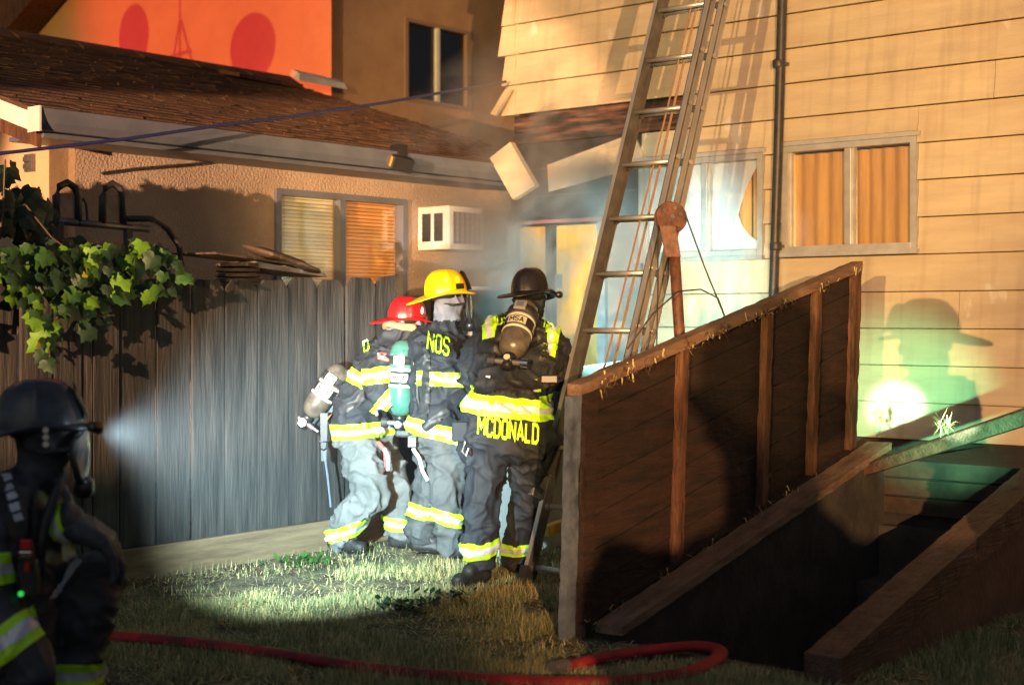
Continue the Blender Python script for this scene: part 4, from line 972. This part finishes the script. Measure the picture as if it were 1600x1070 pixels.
def boots(per, ankle, heel, toe, name='boot'):
    me = bodymesh([[(ankle, .062), (heel, .05)], [(heel, .048), (toe, .043)], [(heel + Vector((0, 0, .03)), .05), (toe * .55 + heel * .45 + Vector((0, 0, .035)), .045)]], voxel=.010, smooth=3, fold=.004)
    me.transform(WM[per.root].inverted()); me.name = name
    o = finish(bpy.data.objects.new(name, me), None, per.root, [boot], True)
    return o
def mask(per, c, fwd, up, lit=False):
    """full-face breathing mask: tinted lens in a rubber frame with a regulator below"""
    up = Vector(up).normalized(); fwd = Vector(fwd); fwd = (fwd - up * fwd.dot(up)).normalized(); M = axisM(c, up, fwd)
    out = [(-.075, .07), (-.04, .095), (.04, .095), (.075, .07), (.080, .0), (.055, -.065), (.025, -.09), (-.025, -.09), (-.055, -.065), (-.080, 0)]
    def bulge(y, z): return .115 - 6.0 * y * y - 1.2 * z * z
    fr = [M @ Vector((bulge(y, z), y, z)) for y, z in out]; fr.append(fr[0])
    f = build(MB().tube(fr, .013, 8), 'mask_frame', blackrub, per.root, smooth=True)
    vs = []; fs = []; n = 10
    for j in range(n + 1):
        z = -.085 + .175 * j / n; hw = .076 * (1 - abs((z - .02) / .13) ** 3)
        for k in range(n + 1):
            y = (k / n - .5) * 2 * hw; vs.append(M @ Vector((bulge(y, z) + .006, y, z)))
    for j in range(n):
        for k in range(n): fs.append((j * (n + 1) + k, j * (n + 1) + k + 1, (j + 1) * (n + 1) + k + 1, (j + 1) * (n + 1) + k))
    build(MB().add(vs, fs), 'lens', visor, f, smooth=True)
    build(MB().lathe([(.02, -.01), (.038, .0), (.040, .03), (.030, .05), (.015, .055)], axisM(M @ Vector((.085, 0, -.105)), fwd, up), 20), 'regulator', blackplastic, f, smooth=True)
    for sg in (-1, 1): build(MB().tube([M @ Vector((.06, sg * .08, .03)), M @ Vector((-.02, sg * .105, .02)), M @ Vector((-.09, sg * .07, .03))], .009, 6), 'head_strap', blackrub, f)
    return M
def headlamp(per, p, aim, watts, size, col=(.72, .90, 1.0), blend=.7, r=.03):
    d = (Vector(aim) - p).normalized(); M = axisM(p, d)
    h = build(MB().lathe([(.010, -.06), (.017, -.055), (.017, -.01), (.022, 0), (.022, .008), (.004, .006)], M, 14), 'helmet_lamp', blackplastic, per.root, smooth=True)
    build(MB().lathe([(.001, .0085), (.0195, .0085), (.0195, .012), (.017, .019), (.010, .025), (.001, .027)], M, 14), 'lens', lampon, h)
    lamp('helmet_lamp_beam', 'SPOT', p + d * .05, aim, watts, col, size, blend, r)

V = Vector
def PX(Y): return lambda px, py, dy=0.0: pix(px, py, Y + dy)
# ------------------------------------------------------------------ bending firefighter seen from behind
m = PX(8.15)
gf = lambda px, py, z: gnd(px, py, z)
LA, RA = m(752, 872, -.02), m(803, 868, .35)
H = [[(m(757, 640, .0), .125), (m(828, 648, .0), .125), (m(753, 682, 0), .128), (m(832, 692, 0), .128)],
     [(m(772, 625, .06), .125), (m(820, 630, .06), .125), (m(776, 548, .30), .14), (m(846, 556, .30), .14)],
     [(m(774, 533, .34), .12), (m(853, 541, .34), .12), (m(814, 508, .42), .11)],
     [(m(817, 505, .46), .08), (m(828, 470, .52), .082)], [(m(828, 468, .52), .092), (m(830, 452, .53), .095)],
     [(m(750, 540, .34), .092), (m(738, 592, .42), .085)], [(m(738, 592, .42), .08), (m(770, 622, .72), .06)],
     [(m(868, 552, .34), .092), (m(880, 608, .45), .082)], [(m(880, 608, .45), .075), (m(884, 645, .62), .058)],
     [(m(764, 690, .02), .118), (m(754, 785, .03), .098)], [(m(754, 785, .03), .102), (m(752, 835, .0), .098), (LA, .088)],
     [(m(822, 690, .05), .118), (m(826, 780, .22), .095)], [(m(826, 780, .22), .092), (RA, .080)],
     [(m(843, 690, .03), .10), (m(842, 722, .06), .088)], [(m(733, 668, .02), .065), (m(738, 712, .02), .075)]]
A = Person('firefighter bending forward with MCDONALD lettered across the coat tail', m(780, 495 + 1.5 * F / 8.15, .1), H, seed=1, fold=.016)
axw = V((.05, -.30, 1)).normalized()
wc = m(792, 628, .03)
A.band(wc, V((.10, -.18, 1)), .105, .42)
A.band(m(752, 853, -.01), V((-.15, -.25, 1)), .085, .16); A.band(RA + V((0, 0, .045)), V((0, 0, 1)), .07, .14)
for (x0, y0, x1, y1) in ((764, 500, 767, 544), (862, 520, 852, 572)): A.trim(m(x1, y1, .3), m(x0, y0, .4), .085)
for (x0, y0, x1, y1) in ((762, 594, 757, 613), (830, 600, 836, 620)): A.trim(m(x1, y1, .1), m(x0, y0, .12), .075)
A.text('MCDONALD', m(794, 671, -.1), .098, -.155, lime, .21, .53)
A.text('LOS', m(781, 499, .2), .052, .16, lime, .19, .9); A.text('OS', m(857, 510, .2), .045, -.6, lime, .19, .9)
dm, M, lp = helmet(A, m(829, 458, .50) + V((0, 0, .0)), V((.55, 1, -.18)), V((-.04, .12, 1)), blackleather, blackleather, True, (.11, -.135, -.012))
headlamp(A, lp, m(965, 480, 3.6), 1150, 54, (.52, .96, .92))
scba(A, m(797, 556, .02), m(823, 474, .28), .086, V((-.25, -1, .15)), cyl_dark)
for (x0, y0, x1, y1) in ((785, 505, 772, 590), (846, 520, 852, 592)): A.strip(m(x1, y1, .2), m(x0, y0, .4), .05, 'harness_strap', blackrub, .012)
A.ring(m(797, 592, .12), V((.05, -.25, 1)), .045, .35, 'waist_belt', blackrub, .012)
build(MB().box((-.045, -.03, -.055), (.045, .02, .055), Matrix.Translation(m(719, 674, -.06))), 'belt_pouch', gear, A.root, bevel=.01)
build(MB().tube([m(727, 690, -.11), m(722, 705, -.12), m(728, 712, -.12), m(732, 700, -.11)], .006, 6), 'clip', alu, A.root)
build(MB().box((-.05, -.03, -.025), (.05, .02, .025), Matrix.Translation(m(858, 592, .05))), 'belt_buckle', blackplastic, A.root, bevel=.008)
boots(A, LA, V((LA.x + .01, LA.y + .03, .06)), V((LA.x - .12, LA.y - .12, .05))); boots(A, RA, V((RA.x, RA.y - .02, .06)), V((RA.x + .06, RA.y + .16, .05)))
glove(A, m(884, 645, .62), V((.3, .5, .3)), V((1, 0, 0)))

# ------------------------------------------------------------------ firefighter with the yellow helmet, turned to the right
m = PX(9.1)
NA, FA = m(704, 846, -.08), m(657, 838, .1)
H = [[(m(672, 545, -.02), .135), (m(702, 540, .05), .125), (m(690, 560, -.10), .13), (m(694, 560, .16), .13)],
     [(m(675, 560, -.06), .15), (m(700, 560, .1), .145), (m(678, 640, -.05), .15), (m(692, 640, .1), .15)],
     [(m(680, 640, -.04), .155), (m(690, 640, .08), .155), (m(682, 684, -.04), .16), (m(692, 686, .08), .16)],
     [(m(690, 525, .02), .095), (m(702, 490, .02), .085)], [(m(700, 488, .02), .098), (m(702, 470, .02), .102)],
     [(m(690, 548, -.17), .088), (m(716, 612, -.14), .08)], [(m(716, 612, -.14), .075), (m(752, 632, .06), .06)],
     [(m(692, 548, .20), .088), (m(722, 610, .22), .08)], [(m(722, 610, .22), .07), (m(760, 625, .25), .06)],
     [(m(690, 690, -.07), .125), (m(699, 765, -.12), .10)], [(m(699, 765, -.12), .102), (NA, .088)],
     [(m(680, 690, .08), .125), (m(672, 765, .05), .10)], [(m(672, 765, .05), .10), (FA, .085)],
     [(m(715, 690, -.12), .06), (m(715, 720, -.13), .055)]]
Bp = Person('firefighter in a yellow helmet and mask with a green air cylinder', m(682, 495 + 1.5 * F / 9.1), H, [gear, gearm, hoodc], seed=2)
Bp.paint(1, lambda p: p.z < .80); Bp.paint(2, lambda p: p.z > 1.475)
Bp.band(m(690, 590, 0), V((.06, 0, 1)), .085, .36, lambda p, n: p.x > m(655, 590).x); Bp.band(m(688, 672, 0), V((.25, 0, 1)), .095, .36)
Bp.band(m(701, 808, -.1), V((.30, 0, 1)), .085, .15); Bp.band(m(662, 798, .08), V((.18, 0, 1)), .085, .14)
Bp.text('NOS', m(685, 537, -.3), .10, -.30, lime, .15, .60)
dm, M, _ = helmet(Bp, m(697, 458, .02), V((1, .35, .10)), V((-.10, 0, 1)), yellowp, yellowp, True)
for a_ in (-1.75, -1.1):    # lime stickers and a dark tab on the near side
    pts = [M @ V(((.1385) * math.cos(a_ + .16 * math.cos(t)) * .86, .1175 * math.sin(a_ + .16 * math.cos(t)) * .92, .075 + .024 * math.sin(t))) for t in [k * .5236 for k in range(12)]]
    build(MB().add(pts, [tuple(range(12))]), 'sticker', lime, dm)
pts = [M @ V((.146 * math.cos(a_), .123 * math.sin(a_), z)) for z in (.015, .05) for a_ in (-1.35, -1.2, -1.05, -.9)]
build(MB().add(pts, [(0, 1, 5, 4), (1, 2, 6, 5), (2, 3, 7, 6)]), 'tab', labelb, dm)
mask(Bp, m(708, 482, .02), V((1, .25, -.05)), V((0, 0, 1)))
scba(Bp, m(625, 650, -.02), m(631, 532, -.02), .083, V((-.5, -1, 0)), cyl_green, roll=.3)
build(MB().box((-.05, -.10, -.30), (.04, .12, .22), Matrix.Translation(m(655, 590, -.02))), 'harness_frame', blackplastic, Bp.root, bevel=.02)
for (x0, y0, x1, y1) in ((668, 545, 664, 650), (700, 640, 664, 668)): Bp.strip(m(x1, y1, -.1), m(x0, y0, -.1), .045, 'harness_strap', blackrub, .012)
build(MB().tube([m(660, 535, -.12), m(650, 560, -.16), m(652, 620, -.17), m(662, 655, -.15)], .014, 8), 'air_hose', blackrub, Bp.root, smooth=True)
build(MB().box((-.012, -.01, -.06), (.012, .01, .06), Matrix.Translation(m(664, 592, -.17))), 'harness_tag', lime, Bp.root)
build(MB().box((-.03, -.02, -.035), (.03, .02, .035), Matrix.Translation(m(644, 690, -.17))), 'hook_body', chrome, Bp.root, bevel=.008)
build(MB().tube([m(645, 700, -.18), m(655, 715, -.18), m(660, 735, -.18), m(668, 750, -.17)], .012, 6), 'lanyard', white, Bp.root)
boots(Bp, NA, V((NA.x - .02, NA.y + .02, .06)), V((NA.x + .17, NA.y - .02, .05))); boots(Bp, FA, V((FA.x - .02, FA.y, .06)), V((FA.x + .17, FA.y - .01, .05)))
glove(Bp, m(752, 632, .06), V((1, .4, .1)), V((0, 0, -1)))

# ------------------------------------------------------------------ firefighter with the red helmet, hunched to the right
m = PX(9.3)
NA, FA = m(530, 838, -.04), m(622, 826, .12)
H = [[(m(588, 566, .10), .13), (m(612, 562, -.06), .125), (m(604, 548, .02), .11)],
     [(m(585, 575, .10), .14), (m(606, 575, -.08), .14), (m(556, 638, -.06), .15), (m(566, 636, .10), .15)],
     [(m(556, 636, -.06), .155), (m(566, 634, .10), .155), (m(557, 676, -.06), .155), (m(570, 678, .10), .155)],
     [(m(610, 548, .02), .09), (m(630, 515, .02), .085)], [(m(630, 515, .02), .09), (m(634, 500, .02), .095)],
     [(m(600, 572, -.16), .092), (m(594, 615, -.22), .088)], [(m(594, 615, -.22), .082), (m(622, 646, -.16), .06)],
     [(m(612, 572, .18), .09), (m(640, 620, .22), .08)],
     [(m(562, 690, -.08), .135), (m(578, 772, -.13), .112)], [(m(578, 772, -.13), .112), (m(556, 806, -.10), .10), (NA, .088)],
     [(m(585, 690, .10), .125), (m(622, 762, .14), .10)], [(m(622, 762, .14), .10), (FA, .088)]]
Cp = Person('firefighter in a red helmet hunched over with a slanted air cylinder on the back', m(575, 495 + 1.5 * F / 9.3), H, [gear, gearg, hoodc], seed=3)
Cp.paint(1, lambda p: p.z < .775); Cp.paint(2, lambda p: p.z > 1.42)
Cp.band(m(560, 671, 0), V((-.06, 0, 1)), .10, .40); Cp.band(m(570, 593, 0), V((.40, 0, 1)), .085, .36, lambda p, n: p.x < m(572, 590).x)
Cp.band(m(598, 585, -.18), V((-.15, 0, 1)), .10, .125, lambda p, n: p.y < m(598, 585, -.06).y)
Cp.band(m(603, 628, -.2), V((-.7, 0, .6)), .085, .12, lambda p, n: p.y < m(598, 585, -.1).y)
Cp.band(m(543, 828, -.06), V((-.35, 0, 1)), .085, .17); Cp.band(m(622, 818, .12), V((.10, 0, 1)), .085, .15)
Cp.text('D', m(572, 540, -.3), .06, .4, lime, .18, .9)
tv = [m(590, 549, -.29), m(612, 553, -.29), m(612, 566, -.29), m(590, 561, -.29)]
def cast(per, p, off=.012):
    d = (p - cam.location).normalized(); h = per.bvh.ray_cast(p - d * .8, d, 2.5); return (h[0] if h[0] else p) - d * off
fv = [cast(Cp, tv[0].lerp(tv[1], i / 4).lerp(tv[3].lerp(tv[2], i / 4), j / 3)) for j in range(4) for i in range(5)]
fl_ = build(MB().add(fv, [(j * 5 + i, j * 5 + i + 1, j * 5 + i + 6, j * 5 + i + 5) for j in range(3) for i in range(4)]), 'flag_patch', flagred, Cp.root)
cv = [cast(Cp, tv[0].lerp(tv[1], .62 + i * .38).lerp(tv[3].lerp(tv[2], .62 + i * .38), j * .5), .0135) for j in range(2) for i in range(2)]
build(MB().add(cv, [(0, 1, 3, 2)]), 'flag_canton', flagblue, fl_)
for k in range(3):
    w_ = [cast(Cp, tv[0].lerp(tv[1], a_).lerp(tv[3].lerp(tv[2], a_), b_), .0130) for b_ in (.2 + k * .28, .28 + k * .28) for a_ in (0, .3, .61)]
    build(MB().add(w_, [(0, 1, 4, 3), (1, 2, 5, 4)]), 'flag_stripe', labelw, fl_)
dm, M, _ = helmet(Cp, m(636, 497, .02), V((1, .45, -.08)), V((.06, 0, 1)), redp, redp, False, s=.93)
pts = [M @ V((.1425 * math.cos(-1.0 + .13 * math.cos(t)) * .93, .1195 * math.sin(-1.0 + .13 * math.cos(t)) * .96, .058 + .026 * math.sin(t))) for t in [k * .5236 for k in range(12)]]
build(MB().add(pts, [tuple(range(12))]), 'sticker', white, dm)
pts = [M @ V((.1425 * math.cos(-1.75 + .12 * math.cos(t)) * .93, .1195 * math.sin(-1.75 + .12 * math.cos(t)) * .96, .05 + .02 * math.sin(t))) for t in [k * .5236 for k in range(12)]]
build(MB().add(pts, [tuple(range(12))]), 'sticker', mat('dark_red_sticker', (.10, .02, .03), None), dm)
me = bodymesh([[(m(606, 506, -.10), .024), (m(645, 512, -.10), .026)], [(m(606, 506, -.06), .03), (m(604, 510, .06), .03)]], voxel=.008, smooth=3, fold=.004); me.transform(WM[Cp.root].inverted())
finish(bpy.data.objects.new('ear_flap', me), None, Cp.root, [tan], True)
mask(Cp, m(640, 515, .02), V((1, .5, -.25)), V((.1, 0, 1)))
scba(Cp, m(482, 650, -.02), m(536, 572, -.02), .076, V((-.35, -1, .1)), cyl_dark, roll=.2)
build(MB().hexa([m(522, 655, -.06), m(540, 662, -.06), m(540, 662, .1), m(522, 655, .1), m(556, 590, -.06), m(572, 600, -.06), m(572, 600, .1), m(556, 590, .1)]), 'harness_frame', blackplastic, Cp.root, bevel=.02)
Cp.strip(m(540, 640, -.2), m(585, 605, -.2), .04, 'harness_strap', blackrub, .012)
sp = build(MB().hexa([m(500, 645, -.16), m(512, 645, -.16), m(512, 645, -.155), m(500, 645, -.155), m(502, 720, -.16), m(510, 720, -.16), m(510, 720, -.155), m(502, 720, -.155)]), 'hanging_strap', blackrub, Cp.root)
build(MB().tube([m(499, 690, -.17), m(511, 690, -.17), m(510, 700, -.17), m(505, 703, -.17), m(500, 700, -.17), m(499, 690, -.17)], .006, 6), 'buckle', chrome, sp)
build(MB().tube([m(506, 703, -.16), m(512, 745, -.15), m(517, 792, -.14)], .007, 6), 'strap_tail', greymetal, sp)
build(MB().tube([m(590, 690, -.2), m(602, 705, -.2), m(604, 728, -.2), m(598, 740, -.2)], .016, 8), 'red_strap', flagred, Cp.root, smooth=True)
build(MB().tube([m(600, 700, -.21), m(607, 715, -.21), m(606, 735, -.21)], .012, 8), 'white_cord', white, Cp.root, smooth=True)
boots(Cp, NA, V((NA.x - .03, NA.y + .02, .06)), V((NA.x + .14, NA.y - .06, .05))); boots(Cp, FA, V((FA.x - .02, FA.y, .06)), V((FA.x + .17, FA.y - .01, .05)))
glove(Cp, m(622, 646, -.16), V((1, .1, -.2)), V((0, 0, -1)), .95)

# ------------------------------------------------------------------ kneeling firefighter close by
m = PX(5.0)
H = [[(m(2, 800, -.12), .12), (m(66, 795, .16), .115), (m(40, 760, .04), .09)],
     [(m(8, 820, -.10), .14), (m(60, 815, .14), .13), (m(15, 930, -.08), .15), (m(45, 930, .10), .15)],
     [(m(12, 925, -.08), .16), (m(45, 925, .10), .16), (m(10, 1010, -.06), .165), (m(40, 1010, .1), .16)],
     [(m(48, 770, .04), .095), (m(72, 705, .04), .085)], [(m(70, 700, .04), .098), (m(76, 675, .04), .105)],
     [(m(-4, 812, -.18), .105), (m(-22, 925, -.24), .095)], [(m(-22, 925, -.24), .09), (m(28, 1010, -.30), .082), (m(55, 1050, -.3), .07)],
     [(m(66, 798, .14), .095), (m(62, 830, .0), .085)], [(m(62, 830, .0), .08), (m(108, 812, -.08), .058)],
     [(m(25, 1000, .10), .15), (m(95, 935, .12), .125), (m(146, 905, .10), .108)], [(m(146, 905, .10), .108), (m(122, 985, .10), .098), (m(105, 1050, .10), .10), (m(102, 1120, .1), .085)],
     [(m(5, 1010, -.08), .14), (m(10, 1140, -.10), .10)], [(m(10, 1140, -.10), .09), (m(-150, 1150, -.05), .075)]]
Dp = Person('kneeling firefighter in dark gear and breathing mask close to the fence', m(40, 495 + 1.5 * F / 5.0), H, [mat('turnout_navy', (.022, .025, .033), (.045, .050, .062), 8, .6, .002, 200)], seed=4, voxel=.010, fold=.009)
Dp.band(m(12, 1002, -.28), V((-.75, 0, 1)), .105, .14, lambda p, n: p.y < 4.92); Dp.band(m(104, 1045, .1), V((.08, 0, 1)), .085, .16, lambda p, n: p.y > 4.9)
Dp.band(m(-6, 880, -.2), V((.05, 0, 1)), .10, .14, lambda p, n: p.y < 4.95); Dp.band(m(98, 816, -.07), V((1, -.2, .35)), .055, .085, lambda p, n: p.x > m(82, 800).x)
dm, M, lp = helmet(Dp, m(62, 664, .04), V((1, .25, .02)), V((-.06, 0, 1)), mat('scuffed_helmet', (.035, .038, .046), (.075, .08, .095), 9, .28), MATS['scuffed_helmet'], True, (.165, -.06, -.01), s=1.06)
mask(Dp, m(84, 712, .04), V((1, .15, -.12)), V((.05, 0, 1)))
headlamp(Dp, m(152, 668, -.05), pix(570, 740, 9.2), 5200, 40, (.66, .92, 1.0), blend=1)
for (x0, y0, x1, y1) in ((14, 762, 30, 880), (60, 770, 52, 900)): Dp.strip(m(x1, y1, -.1), m(x0, y0, -.1), .05, 'harness_strap', blackrub, .012)
for k in range(5): Dp.strip(m(8 + 4 * k + 3, 745 + 14 * k + 10, -.1), m(8 + 4 * k, 745 + 14 * k, -.1), .03, 'strap_mark', silver, .016)
dev = build(MB().box((-.035, -.03, -.09), (.035, .02, .09), Matrix.Translation(m(44, 890, -.22)) @ Matrix.Rotation(R(-8), 4, 'Y')), 'alarm_unit', blackplastic, Dp.root, bevel=.012)
build(MB().lathe([(.002, 0), (.009, .0), (.009, .006), (.002, .007)], axisM(m(33, 927, -.255), V((0, -1, 0))), 12), 'green_light', ledgreen, dev)
build(MB().box((-.022, -.012, -.012), (.022, .01, .012), Matrix.Translation(m(40, 866, -.25))), 'steel_plate', chrome, dev, bevel=.003)
build(MB().box((-.018, -.012, -.016), (.018, .01, .016), Matrix.Translation(m(41, 850, -.25))), 'red_button', ledred, dev, bevel=.004)
build(MB().box((-.007, -.006, -.014), (.007, .006, .014), Matrix.Translation(m(43, 885, -.258))), 'red_marker', ledred, dev)
build(MB().tube([m(100, 742, -.06), m(88, 770, -.10), m(72, 810, -.14), m(60, 870, -.2)], .017, 10), 'air_hose', blackrub, Dp.root, smooth=True)
build(MB().tube([m(92, 748, -.05), m(104, 775, -.02), m(112, 800, .05)], .015, 8), 'mask_strap', greymetal, Dp.root, smooth=True)
for k in range(3): build(MB().lathe([(.002, 0), (.010, 0), (.010, .006), (.002, .007)], axisM(m(72, 672 + 11 * k, -.115), V((0, -1, 0))), 10), 'strap_stud', labelw, Dp.root)
glove(Dp, m(108, 818, -.08), V((.9, .1, -.42)), V((-.4, .1, -1)), 1.4, m=mat('dark_glove', (.03, .032, .04), (.05, .052, .06), 9, .6), curl=.9)
Dp.strip(m(85, 926, -.05), m(118, 884, -.05), .02, 'trim_line', silver, .01)
build(MB().tube([m(30, 985, .1), m(60, 975, .0)], .02, 8), 'belt_loop', blackrub, Dp.root)

# ------------------------------------------------------------------ crew standing outside the picture whose shadows fall on the wall and lawn
def standing(label, x, y, face, group, hh=1.0):
    b = V((x, y, 0)); f_ = V((math.cos(face), math.sin(face), 0)); s_ = V((-f_.y, f_.x, 0)); P_ = lambda a, c, z: b + f_ * a + s_ * c + V((0, 0, z * hh))
    H = [[(P_(0, .12, 1.38), .13), (P_(0, -.12, 1.38), .13), (P_(0, .09, .95), .15), (P_(0, -.09, .95), .15)], [(P_(0, .09, .95), .15), (P_(0, -.09, .95), .15), (P_(0, .09, .80), .16), (P_(0, -.09, .80), .16)],
         [(P_(0, 0, 1.48), .08), (P_(.02, 0, 1.62), .085)], [(P_(.02, 0, 1.63), .1), (P_(.03, 0, 1.70), .1)]]
    for sg in (-1, 1):
        H += [[(P_(0, sg * .23, 1.40), .09), (P_(-.02, sg * .29, 1.12), .08)], [(P_(-.02, sg * .29, 1.12), .075), (P_(.1, sg * .27, .88), .06)], [(P_(0, sg * .11, .82), .125), (P_(.02, sg * .13, .48), .095)], [(P_(.02, sg * .13, .48), .095), (P_(0, sg * .14, .12), .085)]]
    p_ = Person(label, b, H, [gear], seed=int(x * 7) % 5, voxel=.018, group=group)
    helmet(p_, P_(.03, 0, 1.70), f_, V((0, 0, 1)), blackleather, blackleather, True)
    for sg in (-1, 1):
        an = P_(0, sg * .14, .12); boots(p_, an, V((an.x, an.y, .06)) - f_ * .03, V((an.x, an.y, .05)) + f_ * .17); glove(p_, P_(.1, sg * .27, .88), V((.1 * f_.x, .1 * f_.y, -1)), -s_ * sg)
    p_.band(P_(0, 0, 1.05), V((0, 0, 1)), .085, .24)
    return p_
crew = 'unseen crew added behind the camera for shade'
gp_ = standing('firefighter standing past the cellar whose helmeted shadow falls on the siding', 2.22, 4.5, R(150), None, .96)
tpos = V((2.05, 4.75, 1.05)); aim_ = onv(1400, 637, CR)
headlamp(gp_, tpos, aim_, 2800, 16, (.26, 1.0, .55), 1.0, .02)
lamp('torch_core', 'SPOT', tpos + (aim_ - tpos).normalized() * .04, aim_, 9000, (.62, 1.0, .78), 4.6, .9, .02)
for x, y, fa, h_ in ((-1.32, -.85, 80, 1.02), (1.15, -.9, 100, 1.03), (.14, -.95, 85, 1.0)):  # unseen figures added behind the camera; their shadows darken lawn and cellar door
    standing('unseen firefighter added behind the camera to shade the lawn and cellar door', x, y, R(fa), crew, h_)

# ================================================================== SMOKE drifting from the burnt corner
smk = bpy.data.materials.new('smoke'); smk.use_nodes = True
n = smk.node_tree.nodes; L = smk.node_tree.links; n.remove(n['Principled BSDF'])
pv = n.new('ShaderNodeVolumePrincipled'); pv.inputs['Color'].default_value = (.80, .82, .86, 1); pv.inputs['Anisotropy'].default_value = .2
tc = n.new('ShaderNodeTexCoord'); nz = n.new('ShaderNodeTexNoise'); nz.inputs['Scale'].default_value = 1.5; nz.inputs['Detail'].default_value = 4; nz.inputs['Distortion'].default_value = .8
L.new(tc.outputs['Object'], nz.inputs['Vector'])
mr = n.new('ShaderNodeMapRange'); mr.inputs['From Min'].default_value = .49; mr.inputs['From Max'].default_value = .75; mr.inputs['To Max'].default_value = 6.0
gr = n.new('ShaderNodeVectorMath'); gr.operation = 'LENGTH'; mp = n.new('ShaderNodeMapping'); mp.inputs['Scale'].default_value = (1 / 1.6, 1 / .95, 1 / 1.6)
L.new(tc.outputs['Object'], mp.inputs[0]); L.new(mp.outputs[0], gr.inputs[0])
fo = n.new('ShaderNodeMapRange'); fo.inputs['From Min'].default_value = 1.0; fo.inputs['From Max'].default_value = .25
L.new(gr.outputs['Value'], fo.inputs['Value']); mu = n.new('ShaderNodeMath'); mu.operation = 'MULTIPLY'
L.new(nz.outputs['Fac'], mr.inputs['Value']); L.new(mr.outputs[0], mu.inputs[0]); L.new(fo.outputs[0], mu.inputs[1]); L.new(mu.outputs[0], pv.inputs['Density'])
L.new(pv.outputs[0], n['Material Output'].inputs['Volume'])
sc0 = Vector((UL + 1.0, CR - 1.0, 2.2))
vs = []; fs = []; nu, nv = 20, 12
o = build(MB().lathe([(max(.01, math.sin(math.pi * j / nv)), -math.cos(math.pi * j / nv)) for j in range(nv + 1)], HM @ Matrix.Translation(sc0) @ Matrix.Diagonal((1.6, .95, 1.6, 1)), 24), 'smoke', smk, base=HM @ Matrix.Translation(sc0))
o['kind'] = 'stuff'; o['label'] = 'pale smoke drifting out of the burnt corner'; o['category'] = 'smoke'
hzm = bpy.data.materials.new('thin_smoke'); hzm.use_nodes = True
n = hzm.node_tree.nodes; L = hzm.node_tree.links; n.remove(n['Principled BSDF'])
pv = n.new('ShaderNodeVolumePrincipled'); pv.inputs['Color'].default_value = (.82, .86, .9, 1); pv.inputs['Density'].default_value = .010; pv.inputs['Anisotropy'].default_value = .35
L.new(pv.outputs[0], n['Material Output'].inputs['Volume'])
hc = pix(370, 690, 7.0)
o = build(MB().lathe([(max(.01, math.sin(math.pi * j / 12)), -math.cos(math.pi * j / 12)) for j in range(13)], Matrix.Translation(hc) @ Matrix.Rotation(R(-22), 4, 'Z') @ Matrix.Diagonal((1.0, 2.5, .75, 1)), 24), 'smoke', hzm, base=Matrix.Translation(hc))
o['kind'] = 'stuff'; o['label'] = 'thin smoke lit by the helmet lamp in front of the fence'; o['category'] = 'smoke'
